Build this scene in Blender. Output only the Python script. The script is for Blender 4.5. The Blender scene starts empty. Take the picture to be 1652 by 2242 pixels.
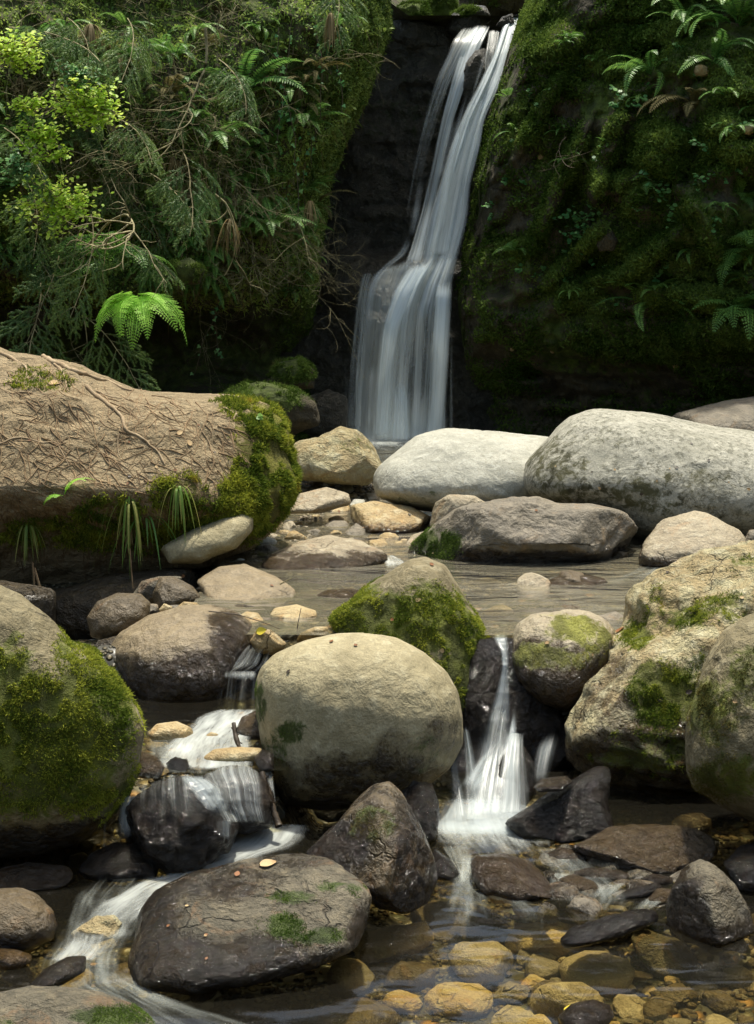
import bpy, math, random
import numpy as np
from mathutils import Vector, Euler, Matrix
from mathutils.bvhtree import BVHTree
random.seed(7); rng = np.random.default_rng(11)
SC = bpy.context.scene
# ------------------------------------------------------------------ camera, sky, sun
CAMH, FPX, HOR = 2.1, 3200.0, 650.0
PITCH = math.atan((1121 - HOR) / FPX)
cd = bpy.data.cameras.new('camera'); cam = bpy.data.objects.new('camera', cd)
SC.collection.objects.link(cam); SC.camera = cam
cam.location = (0, 0, CAMH); cam.rotation_euler = (math.pi / 2 - PITCH, 0, 0)
cd.sensor_fit = 'VERTICAL'; cd.sensor_height = 36; cd.lens = 36 * FPX / 2242
cd.clip_start = .05; cd.clip_end = 500
SUN_EL, SUN_AZ = math.radians(76), math.radians(20)      # azimuth from +Y (behind the fall) towards +X
sdir = Vector((math.cos(SUN_EL) * math.sin(SUN_AZ), math.cos(SUN_EL) * math.cos(SUN_AZ), math.sin(SUN_EL)))
w = bpy.data.worlds.new('World'); SC.world = w; w.use_nodes = True
wn = w.node_tree.nodes; wl = w.node_tree.links
sky = wn.new('ShaderNodeTexSky'); sky.sky_type = 'NISHITA'; sky.sun_disc = False
sky.sun_elevation = SUN_EL; sky.sun_rotation = SUN_AZ; sky.air_density = 1.0; sky.dust_density = 3.5; sky.ozone_density = 1.0
wn['Background'].inputs['Strength'].default_value = .15
mxw = wn.new('ShaderNodeMix'); mxw.data_type = 'RGBA'; mxw.blend_type = 'MULTIPLY'; mxw.inputs[0].default_value = 1; mxw.inputs[7].default_value = (1.0, .995, .88, 1)
wl.new(sky.outputs[0], mxw.inputs[6]); wl.new(mxw.outputs[2], wn['Background'].inputs[0])      # light filtered by the forest
sl = bpy.data.lights.new('sun', 'SUN'); so = bpy.data.objects.new('sun', sl); SC.collection.objects.link(so)
sl.energy = 3.5; sl.angle = math.radians(2.5); sl.color = (1.0, .95, .83)
so.rotation_euler = sdir.to_track_quat('Z', 'Y').to_euler(); so.location = (0, 0, 30)
SC.view_settings.view_transform = 'Standard'; SC.view_settings.look = 'None'
SC.view_settings.exposure = 0.8; SC.view_settings.gamma = 1
SC.render.engine = 'CYCLES'
SC.cycles.transparent_max_bounces = 24; SC.cycles.max_bounces = 7
SC.cycles.caustics_reflective = False; SC.cycles.caustics_refractive = False

# ------------------------------------------------------------------ pixel <-> place helpers (photo read at 1652 x 2242)
cp_, sp_ = math.cos(PITCH), math.sin(PITCH)
def at(u, v, D):
    u = np.asarray(u, float); v = np.asarray(v, float); D = np.asarray(D, float)
    dx = (u - 826) / FPX; dy = -(v - 1121) / FPX
    y = cp_ + dy * sp_; z = -sp_ + dy * cp_
    return np.stack(np.broadcast_arrays(dx * D / y, D, CAMH + z * D / y), -1)
def dz(v, z):                                            # distance at which picture row v meets level z
    dy = -(np.asarray(v, float) - 1121) / FPX
    return (z - CAMH) * (cp_ + dy * sp_) / (-sp_ + dy * cp_)
def proj(P):
    P = np.asarray(P, float); x = P[..., 0]; y = P[..., 1]; z = P[..., 2] - CAMH
    f = y * cp_ - z * sp_; up = y * sp_ + z * cp_
    return 826 + FPX * x / f, 1121 - FPX * up / f
def sstep(a, b, x):
    t = np.clip((np.asarray(x, float) - a) / (b - a), 0, 1); return t * t * (3 - 2 * t)
def _h(ix, iy, iz, s):
    h = (ix * 374761393 + iy * 668265263 + iz * 2147483647 + s * 1274126177) & 0xffffffff
    h = ((h ^ (h >> 13)) * 1274126177) & 0xffffffff
    h = ((h ^ (h >> 16)) * 2246822519) & 0xffffffff
    return ((h ^ (h >> 15)) & 0xffffff) / float(0xffffff)
def noise(P, s=0):
    P = np.asarray(P, float) + 1000.0; I = np.floor(P).astype(np.int64); F = P - I; F = F * F * F * (F * (F * 6 - 15) + 10)
    x, y, z = I[..., 0], I[..., 1], I[..., 2]; fx, fy, fz = F[..., 0], F[..., 1], F[..., 2]
    r = 0
    for a in (0, 1):
        for b in (0, 1):
            for c in (0, 1):
                r = r + _h(x + a, y + b, z + c, s) * (fx if a else 1 - fx) * (fy if b else 1 - fy) * (fz if c else 1 - fz)
    return r * 2 - 1
def fbm(P, o=4, s=0, g=.5):
    P = np.asarray(P, float); r = 0; a = 1; t = 0
    for i in range(o):
        r = r + a * noise(P * (2.03 ** i) + 17.3 * i, s + i); t += a; a *= g
    return r / t
def smooth1(a, n):
    k = np.hanning(n + 2)[1:-1]; k /= k.sum(); p = np.pad(a, (n // 2, n - 1 - n // 2), 'edge'); return np.convolve(p, k, 'valid')

# ------------------------------------------------------------------ mesh helpers
def mesh_np(name, V, F, mat=None, parent=None, attrs=None, uv=None, smooth=True):
    V = np.asarray(V, np.float32).reshape(-1, 3); F = np.asarray(F, np.int32); n, k = F.shape
    m = bpy.data.meshes.new(name); m.vertices.add(len(V)); m.vertices.foreach_set('co', V.ravel())
    m.loops.add(n * k); m.loops.foreach_set('vertex_index', F.ravel())
    m.polygons.add(n); m.polygons.foreach_set('loop_start', np.arange(0, n * k, k, dtype=np.int32))
    m.polygons.foreach_set('loop_total', np.full(n, k, np.int32))
    m.polygons.foreach_set('use_smooth', np.full(n, smooth, bool))
    for a, x in (attrs or {}).items():
        t = m.attributes.new(a, 'FLOAT', 'POINT'); t.data.foreach_set('value', np.asarray(x, np.float32).ravel())
    if uv is not None:
        L = m.uv_layers.new(name='UVMap'); L.data.foreach_set('uv', np.asarray(uv, np.float32)[F.ravel()].ravel())
    m.update(calc_edges=True); m.validate()
    o = bpy.data.objects.new(name, m); SC.collection.objects.link(o)
    if mat: m.materials.append(mat)
    if parent: o.parent = parent; o.matrix_parent_inverse = Matrix.Translation(-parent.location)
    return o
def tag(o, label=None, cat=None, group=None, kind=None):
    if label: o['label'] = label
    if cat: o['category'] = cat
    if group: o['group'] = group
    if kind: o['kind'] = kind
    return o
def empty(name, loc=(0, 0, 0), rot=(0, 0, 0)):
    o = bpy.data.objects.new(name, None); SC.collection.objects.link(o); o.location = loc; o.rotation_euler = rot
    o.empty_display_size = .05; return o
def copy_tree(o, parent=None):
    c = o.copy(); SC.collection.objects.link(c); c.parent = parent
    for ch in list(o.children): copy_tree(ch, c)
    return c
class MB:                                                # collects triangles, builds ONE mesh
    def __init__(s): s.V = []; s.F = []; s.t = []; s.n = 0
    def add(s, V, F, t=None):
        V = np.asarray(V, float).reshape(-1, 3); F = np.asarray(F, int)
        if F.shape[1] == 4: F = np.concatenate([F[:, :3], F[:, [0, 2, 3]]])
        s.V.append(V); s.F.append(F + s.n); s.n += len(V)
        s.t.append(np.full(len(V), .5) if t is None else np.broadcast_to(t, (len(V),)))
    def build(s, name, mat, parent=None, smooth=False):
        return mesh_np(name, np.concatenate(s.V), np.concatenate(s.F), mat, parent, {'tint': np.concatenate(s.t)}, smooth=smooth)
def tube(P, r, n=5):
    P = np.asarray(P, float); k = len(P); r = np.broadcast_to(r, (k,)); T = np.gradient(P, axis=0)
    T /= np.linalg.norm(T, axis=1, keepdims=True) + 1e-9
    a = np.cross(T, np.where(np.abs(T[:, 2:3]) > .9, [[1., 0, 0]], [[0, 0, 1.]])); a /= np.linalg.norm(a, axis=1, keepdims=True) + 1e-9
    b = np.cross(T, a); th = np.arange(n) * 2 * math.pi / n
    V = P[:, None] + r[:, None, None] * (np.cos(th)[None, :, None] * a[:, None] + np.sin(th)[None, :, None] * b[:, None])
    i = np.arange(k - 1)[:, None] * n; j = np.arange(n)[None]; j2 = (j + 1) % n
    F = np.stack([i + j, i + j2, i + n + j2, i + n + j], -1).reshape(-1, 4)
    return V.reshape(-1, 3), F
def curve(pts, n):                                       # smooth resample of a polyline
    P = np.asarray(pts, float); d = np.r_[0, np.cumsum(np.linalg.norm(np.diff(P, axis=0), axis=1))]
    t = np.linspace(0, d[-1], n); Q = np.stack([np.interp(t, d, P[:, i]) for i in range(P.shape[1])], -1)
    if n >= 8:
        w_ = max(3, n // (len(P) + 1)) | 1
        Q = np.stack([smooth1(Q[:, i], w_) for i in range(Q.shape[1])], -1)
    return Q
def tufts(P, N, h, wd, lean=.5, blades=3, grav=0.0, t=None):
    n = len(P); P = np.repeat(P, blades, 0); N = np.repeat(N, blades, 0); h = np.repeat(np.broadcast_to(h, (n,)), blades)
    r = rng.normal(size=P.shape); D = N + lean * r; D[:, 2] -= grav; D /= np.linalg.norm(D, axis=1, keepdims=True)
    S = np.cross(D, rng.normal(size=P.shape)); S /= np.linalg.norm(S, axis=1, keepdims=True)
    P = P + rng.normal(size=P.shape) * wd * .8; hh = h * rng.uniform(.5, 1.2, len(P))
    V = np.stack([P - S * wd * .5, P + S * wd * .5, P + D * hh[:, None]], 1).reshape(-1, 3)
    F = np.arange(len(V)).reshape(-1, 3)
    tt = rng.uniform(0, 1, n) if t is None else t
    return V, F, np.repeat(np.repeat(tt, blades), 3)
def sample(o, mask, n):                                  # random points on an object's faces, weighted by a vertex mask
    m = o.data; m.calc_loop_triangles(); nt = len(m.loop_triangles)
    T = np.empty(nt * 3, np.int32); m.loop_triangles.foreach_get('vertices', T); T = T.reshape(-1, 3)
    V = np.empty(len(m.vertices) * 3, np.float32); m.vertices.foreach_get('co', V); V = V.reshape(-1, 3).astype(float)
    a, b, c = V[T[:, 0]], V[T[:, 1]], V[T[:, 2]]; X = np.cross(b - a, c - a); A = np.linalg.norm(X, axis=1)
    Nn = np.empty(len(m.vertices) * 3, np.float32); m.vertices.foreach_get('normal', Nn); Nn = Nn.reshape(-1, 3).astype(float)
    wgt = A * mask[T].mean(1)
    if wgt.sum() <= 0: return None
    i = rng.choice(nt, n, p=wgt / wgt.sum()); r = rng.uniform(size=(n, 2)); sw = r.sum(1) > 1; r[sw] = 1 - r[sw]
    r0 = r[:, :1]; r1 = r[:, 1:]; P = a[i] * (1 - r0 - r1) + b[i] * r0 + c[i] * r1
    NN = Nn[T[i]].mean(1); NN /= np.linalg.norm(NN, axis=1, keepdims=True) + 1e-9
    return P, NN, (wgt.sum() / 2)
def verts(o):
    V = np.empty(len(o.data.vertices) * 3, np.float32); o.data.vertices.foreach_get('co', V); return V.reshape(-1, 3).astype(float)

# ------------------------------------------------------------------ materials
def newmat(name):
    m = bpy.data.materials.new(name); m.use_nodes = True; nt = m.node_tree
    for n in list(nt.nodes): nt.nodes.remove(n)
    return m, nt
class G:
    def __init__(s, nt): s.nt = nt
    def n(s, t, **k):
        x = s.nt.nodes.new(t)
        for a, b in k.items(): setattr(x, a, b)
        return x
    def l(s, a, b): s.nt.links.new(a, b)
    def set(s, inp, v):
        if hasattr(v, 'is_linked') or isinstance(v, bpy.types.NodeSocket): s.l(v, inp)
        else: inp.default_value = v
    def pos(s): return s.n('ShaderNodeNewGeometry').outputs['Position']
    def objp(s): return s.n('ShaderNodeTexCoord').outputs['Object']
    def noise(s, vec, sc, det=4, rough=.55, dist=0, out='Fac'):
        x = s.n('ShaderNodeTexNoise'); s.l(vec, x.inputs['Vector']); x.inputs['Scale'].default_value = sc
        x.inputs['Detail'].default_value = det; x.inputs['Roughness'].default_value = rough; x.inputs['Distortion'].default_value = dist
        return x.outputs[out]
    def vor(s, vec, sc, feat='F1', out='Distance', rnd=1):
        x = s.n('ShaderNodeTexVoronoi', feature=feat); s.l(vec, x.inputs['Vector']); x.inputs['Scale'].default_value = sc
        x.inputs['Randomness'].default_value = rnd; return x.outputs[out]
    def ramp(s, f, a, b, lo=0.0, hi=1.0):
        x = s.n('ShaderNodeMapRange', interpolation_type='SMOOTHSTEP'); s.set(x.inputs[0], f)
        x.inputs[1].default_value = a; x.inputs[2].default_value = b; x.inputs[3].default_value = lo; x.inputs[4].default_value = hi
        return x.outputs[0]
    def math(s, op, a, b=0.0):
        x = s.n('ShaderNodeMath', operation=op); s.set(x.inputs[0], a); s.set(x.inputs[1], b); return x.outputs[0]
    def mix(s, f, a, b, mode='MIX'):
        x = s.n('ShaderNodeMix', data_type='RGBA', blend_type=mode); s.set(x.inputs[0], f)
        for i, c in ((6, a), (7, b)):
            if isinstance(c, tuple): x.inputs[i].default_value = (*c, 1)
            else: s.l(c, x.inputs[i])
        return x.outputs[2]
    def bump(s, h, st, dist, nrm=None):
        x = s.n('ShaderNodeBump'); s.l(h, x.inputs['Height']); s.set(x.inputs['Strength'], st); x.inputs['Distance'].default_value = dist
        if nrm is not None: s.l(nrm, x.inputs['Normal'])
        return x.outputs[0]
    def attr(s, a): return s.n('ShaderNodeAttribute', attribute_name=a).outputs['Fac']
    def bsdf(s, col, rough, nrm=None, spec=.4):
        x = s.n('ShaderNodeBsdfPrincipled')
        if isinstance(col, tuple): x.inputs['Base Color'].default_value = (*col, 1)
        else: s.l(col, x.inputs['Base Color'])
        s.set(x.inputs['Roughness'], rough); s.set(x.inputs['Specular IOR Level'], spec)
        if nrm is not None: s.l(nrm, x.inputs['Normal'])
        return x.outputs[0]
    def out(s, sh): o = s.n('ShaderNodeOutputMaterial'); s.l(sh, o.inputs[0])
def stone(name, c1, c2, c3, sp=(.1, .09, .06), spots=.5, cov=0.0, moss=(.05, .065, .012), sc=1.0, rough=.75, bs=1.0, warm=None, wcov=0.0, crack=.6):
    m, nt = newmat(name); g = G(nt); p = g.pos()
    big = g.noise(p, 3.2 * sc, 6, .62, .6); mid = g.noise(p, 14 * sc, 6, .65, .3); fine = g.noise(p, 95 * sc, 5, .7); grain = g.vor(p, 260 * sc)
    col = g.mix(g.ramp(big, .38, .62), c1, c2)
    col = g.mix(g.ramp(mid, .5, .64, 0, .85), col, c3)
    col = g.mix(g.ramp(g.noise(p, 7.5 * sc, 6, .7, 1.5), .52, .66, 0, .6), col, tuple(c * .72 for c in c2))
    if warm: col = g.mix(g.ramp(g.noise(p, 5 * sc, 4, .6, 1.2), .56 - wcov, .68 - wcov, 0, .8), col, warm)
    dark = g.math('MULTIPLY', g.ramp(g.noise(p, 26 * sc, 5, .75), .53 - cov * .3, .60 - cov * .3), g.ramp(g.noise(p, 3.4 * sc, 4, .6, .5), .42 - cov, .60 - cov))
    col = g.mix(g.math('MULTIPLY', dark, spots), col, sp)
    pale = g.math('MULTIPLY', g.ramp(g.noise(p, 40 * sc, 3, .6), .62, .68), g.ramp(g.noise(p, 2.6 * sc, 3), .45, .6))
    col = g.mix(g.math('MULTIPLY', pale, spots * .7), col, tuple(min(.7, c * 1.55 + .03) for c in c1))
    col = g.mix(g.ramp(fine, .3, .7, .55, 0), col, tuple(c * .5 for c in c2))
    col = g.mix(g.ramp(grain, .1, .45, 0, .25), col, tuple(min(.8, c * 1.3) for c in c1))
    wn_ = g.math('ADD', g.math('MULTIPLY', g.math('SUBTRACT', g.noise(p, 9, 7, .7, .8), .5), 1.5), g.math('MULTIPLY', g.math('SUBTRACT', g.noise(p, 70, 3, .7), .5), .5))
    wet = g.ramp(g.math('ADD', g.attr('wet'), wn_), .25, .85)
    col = g.mix(wet, col, g.mix(1.0, col, (.20, .155, .10), 'MULTIPLY'))
    ms = g.ramp(g.math('ADD', g.attr('moss'), g.math('MULTIPLY', g.math('SUBTRACT', g.noise(p, 16, 7, .72, .6), .5), 1.9)), .36, .74)
    mcol = g.mix(g.ramp(g.noise(p, 7, 4), .4, .62), moss, tuple(c * 1.9 for c in moss))
    col = g.mix(ms, col, mcol)
    rg = g.math('ADD', g.math('MULTIPLY', wet, -(rough - .09)), rough); rg = g.math('MAXIMUM', rg, g.math('MULTIPLY', ms, .85))
    rg = g.math('ADD', rg, g.math('MULTIPLY', g.math('SUBTRACT', fine, .5), .14))
    wv = g.n('ShaderNodeVectorMath', operation='ADD'); g.l(p, wv.inputs[0]); ns_ = g.n('ShaderNodeTexNoise'); g.l(p, ns_.inputs['Vector']); ns_.inputs['Scale'].default_value = 4 * sc; ns_.inputs['Detail'].default_value = 4
    ds_ = g.n('ShaderNodeVectorMath', operation='SCALE'); g.l(ns_.outputs['Color'], ds_.inputs[0]); ds_.inputs['Scale'].default_value = .45 / sc; g.l(ds_.outputs[0], wv.inputs[1])
    crk = g.ramp(g.vor(wv.outputs[0], 2.6 * sc, 'DISTANCE_TO_EDGE'), .0, .022)
    crk = g.math('MAXIMUM', crk, g.ramp(g.noise(p, 2.3 * sc, 3), .62, .54))
    crk = g.math('SUBTRACT', 1.0, g.math('MULTIPLY', g.math('SUBTRACT', 1.0, crk), crack))
    col = g.mix(crk, g.mix(1.0, col, (.35, .32, .28), 'MULTIPLY'), col)
    h = g.math('ADD', g.math('MULTIPLY', mid, .8), g.math('MULTIPLY', fine, .10)); h = g.math('ADD', h, g.math('MULTIPLY', crk, .35)); h = g.math('ADD', h, g.math('MULTIPLY', g.noise(p, 5.5 * sc, 5, .6, .4), 1.2))
    nr = g.bump(h, min(1, .8 * bs), .05 * max(1, bs)); nr = g.bump(g.noise(p, 20, 6, .68, .8), g.math('MULTIPLY', wet, .95), .045, nr); nr = g.bump(g.noise(p, 38, 4, .8), g.math('MULTIPLY', ms, .9), .03, nr)
    g.out(g.bsdf(col, rg, nr, g.math('ADD', .4, g.math('MULTIPLY', wet, .15)))); return m
def leafmat(name, a, b, trans=.35, rough=.5, back=None, spec=.35):
    m, nt = newmat(name); g = G(nt); oi = g.n('ShaderNodeObjectInfo').outputs['Random']
    t = g.math('ADD', g.math('MULTIPLY', g.attr('tint'), .75), g.math('MULTIPLY', oi, .25))
    t = g.math('ADD', t, g.math('MULTIPLY', g.math('SUBTRACT', g.noise(g.pos(), 2.5, 3), .5), .8))
    c = g.mix(g.ramp(t, .15, .9), a, b)
    if back: c = g.mix(g.ramp(g.noise(g.pos(), 3.4, 3, .6), .62, .74, 0, .8), c, back)
    tr = g.n('ShaderNodeBsdfTranslucent'); g.l(c, tr.inputs[0])
    mx = g.n('ShaderNodeMixShader'); mx.inputs[0].default_value = trans; g.l(g.bsdf(c, rough, None, spec), mx.inputs[1]); g.l(tr.outputs[0], mx.inputs[2])
    g.out(mx.outputs[0]); return m
def plain(name, a, b, rough=.8, sc=12, spec=.3, bs=.4):
    m, nt = newmat(name); g = G(nt); p = g.pos(); n1 = g.noise(p, sc, 5, .65)
    g.out(g.bsdf(g.mix(g.ramp(n1, .35, .65), a, b), rough, g.bump(g.noise(p, sc * 5, 4, .7), bs, .01), spec)); return m

M = {}
M['pale'] = stone('pale_stone', (.41, .40, .33), (.28, .275, .22), (.47, .46, .39), (.12, .11, .06), .6, rough=.85, crack=0.25, bs=.6)
M['spotted'] = stone('spotted_stone', (.36, .345, .28), (.235, .228, .175), (.45, .43, .35), (.05, .05, .025), 1.0, cov=.10, moss=(.045, .043, .018), rough=.85, crack=0.3, bs=.6)
M['tan'] = stone('tan_stone', (.355, .305, .18), (.22, .185, .10), (.43, .385, .25), (.16, .135, .07), .7, rough=.8, crack=0.12, bs=.6)
M['slate'] = stone('slate_stone', (.20, .17, .12), (.125, .108, .08), (.27, .23, .165), (.06, .052, .035), .6, rough=.6, warm=(.24, .16, .08))
M['gold'] = stone('ochre_stone', (.42, .33, .17), (.28, .18, .065), (.50, .44, .28), (.16, .09, .03), .6, rough=.55, warm=(.38, .19, .04))
M['brown'] = stone('brown_stone', (.105, .075, .038), (.065, .050, .026), (.17, .13, .075), (.03, .025, .012), .7, rough=.45, warm=(.16, .08, .025))
M['oval'] = stone('smooth_brown_stone', (.235, .18, .10), (.15, .115, .065), (.30, .24, .145), (.08, .06, .035), .6, rough=.55, bs=.8, crack=0.15)
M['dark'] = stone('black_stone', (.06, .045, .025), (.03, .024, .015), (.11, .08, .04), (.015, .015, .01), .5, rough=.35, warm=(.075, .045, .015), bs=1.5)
M['lichen'] = stone('lichen_stone', (.56, .51, .30), (.34, .26, .12), (.66, .62, .43), (.12, .10, .04), .9, moss=(.10, .11, .015), warm=(.30, .18, .06), wcov=.10, rough=.8, bs=2.6)
M['olive'] = stone('olive_stone', (.22, .18, .095), (.12, .10, .05), (.32, .28, .175), (.05, .045, .02), .8, moss=(.075, .085, .010))
M['buff'] = stone('buff_stone', (.36, .305, .205), (.23, .185, .115), (.44, .39, .28), (.10, .08, .045), .6, moss=(.15, .15, .03), rough=.6, warm=(.30, .18, .08))
M['slab'] = stone('slab_stone', (.175, .15, .10), (.055, .05, .035), (.25, .205, .125), (.03, .028, .018), .9, moss=(.04, .055, .012), warm=(.22, .11, .04), rough=.6, bs=1.8)
M['soil'] = stone('soil', (.37, .285, .165), (.27, .20, .11), (.43, .345, .215), (.17, .12, .06), .6, moss=(.11, .105, .016), rough=.95, bs=2, crack=0.2)
M['cliffL'] = stone('bank_soil', (.075, .06, .032), (.04, .034, .02), (.10, .082, .045), (.02, .02, .012), .5, moss=(.045, .06, .012), rough=.95, bs=1.5, sc=.5)
M['cliffF'] = stone('wet_rock', (.07, .063, .045), (.032, .03, .022), (.12, .108, .075), (.02, .02, .014), .7, moss=(.02, .028, .008), rough=.42, bs=2.5, sc=.9)
M['cliffR'] = stone('mossy_rock', (.10, .082, .045), (.045, .04, .025), (.15, .125, .065), (.03, .027, .015), .6, moss=(.055, .08, .012), rough=.95, bs=2.2, sc=.6)
M['moss'] = leafmat('moss_leaf', (.085, .13, .015), (.35, .37, .045), .35, .8, back=(.36, .26, .04), spec=.1)
M['mossdark'] = leafmat('dark_moss_leaf', (.045, .085, .010), (.14, .205, .04), .3, .8, back=(.12, .105, .035), spec=.1)
M['mossgold'] = leafmat('golden_moss_leaf', (.18, .18, .02), (.36, .30, .04), .3, .8, spec=.1)
M['mossgreen'] = leafmat('green_moss_leaf', (.045, .085, .015), (.16, .23, .035), .35, .8, spec=.1)
M['mossbrown'] = leafmat('brown_moss_leaf', (.085, .08, .02), (.17, .14, .04), .25, .9, spec=.1)
M['fern'] = leafmat('fern_leaf', (.075, .20, .04), (.24, .42, .08), .4, .4)
M['fernlime'] = leafmat('bright_fern_leaf', (.34, .66, .08), (.50, .78, .14), .5, .5)
M['fernbrown'] = leafmat('withered_fern_leaf', (.13, .12, .04), (.20, .16, .055), .3, .8)
M['spruce'] = leafmat('spruce_needle', (.08, .16, .045), (.25, .35, .085), .3, .5)
M['ivy'] = leafmat('ivy_leaf', (.08, .24, .07), (.22, .42, .12), .35, .35)
M['lime'] = leafmat('young_leaf', (.40, .62, .05), (.68, .80, .11), .5, .5)  # young leaf green, raised further to stand in for sun through the leaves
M['scrub'] = leafmat('scrub_leaf', (.12, .21, .04), (.38, .49, .10), .4, .6, back=(.21, .17, .06))
M['grass'] = leafmat('grass_blade', (.15, .26, .04), (.42, .38, .11), .4, .5)
M['dry'] = leafmat('dry_grass_blade', (.17, .125, .05), (.34, .25, .11), .3, .7)
M['twig'] = plain('twig_bark', (.13, .11, .055), (.34, .30, .16), .85)
M['vine'] = plain('vine_bark', (.07, .055, .035), (.13, .10, .06), .85)
M['root'] = plain('root_bark', (.36, .275, .17), (.26, .185, .105), .8)
M['rootlet'] = plain('rootlet_bark', (.30, .205, .11), (.16, .105, .055), .85)
M['wetwood'] = plain('wet_wood', (.04, .03, .02), (.08, .06, .04), .35)
M['leafdry'] = plain('dead_leaf', (.45, .33, .17), (.35, .22, .10), .7)
M['leafyellow'] = plain('yellow_leaf', (.62, .50, .04), (.5, .38, .03), .6)
M['leafrust'] = plain('rust_leaf', (.22, .09, .03), (.14, .06, .02), .6)
# water
def watermat(name, tint, wave, rough, st=.5, sx=1, sy=1, milk=0.0, fac=1.0):
    m, nt = newmat(name); g = G(nt); mp = g.n('ShaderNodeMapping'); g.l(g.pos(), mp.inputs[0]); mp.inputs['Scale'].default_value = (sx, sy, 1)
    h = g.math('ADD', g.noise(mp.outputs[0], wave, 2, .45, .5), g.math('MULTIPLY', g.noise(mp.outputs[0], wave * 3.1, 1, .5, .4), .25))
    nr = g.bump(h, st, .05)
    fr = g.n('ShaderNodeFresnel'); fr.inputs[0].default_value = 1.33; g.l(nr, fr.inputs['Normal'])
    gl = g.n('ShaderNodeBsdfGlossy'); gl.inputs['Roughness'].default_value = rough; g.l(nr, gl.inputs['Normal'])
    tr = g.n('ShaderNodeBsdfTransparent'); tr.inputs[0].default_value = (*tint, 1)
    df = g.n('ShaderNodeBsdfDiffuse'); df.inputs[0].default_value = (.54, .49, .34, 1)
    m1 = g.n('ShaderNodeMixShader'); m1.inputs[0].default_value = milk; g.l(tr.outputs[0], m1.inputs[1]); g.l(df.outputs[0], m1.inputs[2])
    mx = g.n('ShaderNodeMixShader'); g.l(g.math('MULTIPLY', fr.outputs[0], fac), mx.inputs[0]); g.l(m1.outputs[0], mx.inputs[1]); g.l(gl.outputs[0], mx.inputs[2])
    g.out(mx.outputs[0]); return m
M['pool_low'] = watermat('clear_stream_water', (.82, .76, .52), 2.4, .12, .6, .8, 1.5, .01, 1.35)
M['pool_mid'] = watermat('shallow_stream_water', (.88, .84, .66), 2.2, .16, .5, .75, 1.7, .20, 1.8)  # milk here also stands in for pale light reflected off the pool
M['pool_up'] = watermat('deep_pool_water', (.12, .20, .17), 3, .10, .5, .8, 1, .16)
def silk(name, su, sv, lo, hi, col=(.80, .84, .84), amin=0.0, amax=.95, tl=.4):
    m, nt = newmat(name); g = G(nt); uv = g.n('ShaderNodeUVMap').outputs[0]
    def mp(a, b):
        x = g.n('ShaderNodeMapping'); g.l(uv, x.inputs[0]); x.inputs['Scale'].default_value = (a, b, 1); return x.outputs[0]
    n1 = g.noise(mp(su, sv), 1, 4, .6, .25); n2 = g.noise(mp(su * 5, sv * 1.6), 1, 3, .6, .1); n3 = g.noise(mp(su * .3, sv * 1.2), 1, 3, .5, .3)
    f = g.math('ADD', g.math('MULTIPLY', n1, .55), g.math('MULTIPLY', n2, .27)); f = g.math('ADD', f, g.math('MULTIPLY', n3, .18))
    a = g.ramp(g.math('ADD', f, g.math('MULTIPLY', g.math('SUBTRACT', g.attr('alpha'), .5), .5)), lo, hi, amin, amax)
    a = g.math('MULTIPLY', a, g.ramp(g.attr('alpha'), 0, .5))
    nr = g.bump(f, .5, .03)
    df = g.n('ShaderNodeBsdfDiffuse'); df.inputs[0].default_value = (*col, 1); g.l(nr, df.inputs['Normal'])
    tl_ = g.n('ShaderNodeBsdfTranslucent'); tl_.inputs[0].default_value = (*col, 1)
    gs = g.n('ShaderNodeBsdfGlossy'); gs.inputs['Roughness'].default_value = .3; gs.inputs[0].default_value = (.9, .9, .9, 1); g.l(nr, gs.inputs['Normal'])
    m1 = g.n('ShaderNodeMixShader'); m1.inputs[0].default_value = tl; g.l(df.outputs[0], m1.inputs[1]); g.l(tl_.outputs[0], m1.inputs[2])
    m2 = g.n('ShaderNodeMixShader'); m2.inputs[0].default_value = .10; g.l(m1.outputs[0], m2.inputs[1]); g.l(gs.outputs[0], m2.inputs[2])
    tr = g.n('ShaderNodeBsdfTransparent'); mx = g.n('ShaderNodeMixShader'); g.l(a, mx.inputs[0]); g.l(tr.outputs[0], mx.inputs[1]); g.l(m2.outputs[0], mx.inputs[2])
    g.out(mx.outputs[0]); return m
M['fall'] = silk('falling_water', 12, .5, .32, .84, (.82, .91, .93), amax=.92)
M['veil'] = silk('thin_falling_water', 26, 1.0, .36, .80, (.74, .79, .76), amax=.72)
M['foam'] = silk('white_water', 13, 3.2, .36, .96, (.74, .78, .74), amax=.88, tl=.2)
M['swirl'] = silk('streaked_water', 15, 2.4, .38, 1.0, (.62, .66, .60), amax=.62, tl=.15)
M['soft'] = silk('soft_water_veil', 9, .6, .22, 1.02, (.80, .89, .91), amax=.68)
M['mist'] = silk('water_mist', 3, 1.2, .1, 1.3, (.74, .79, .76), amax=.55)
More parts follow.
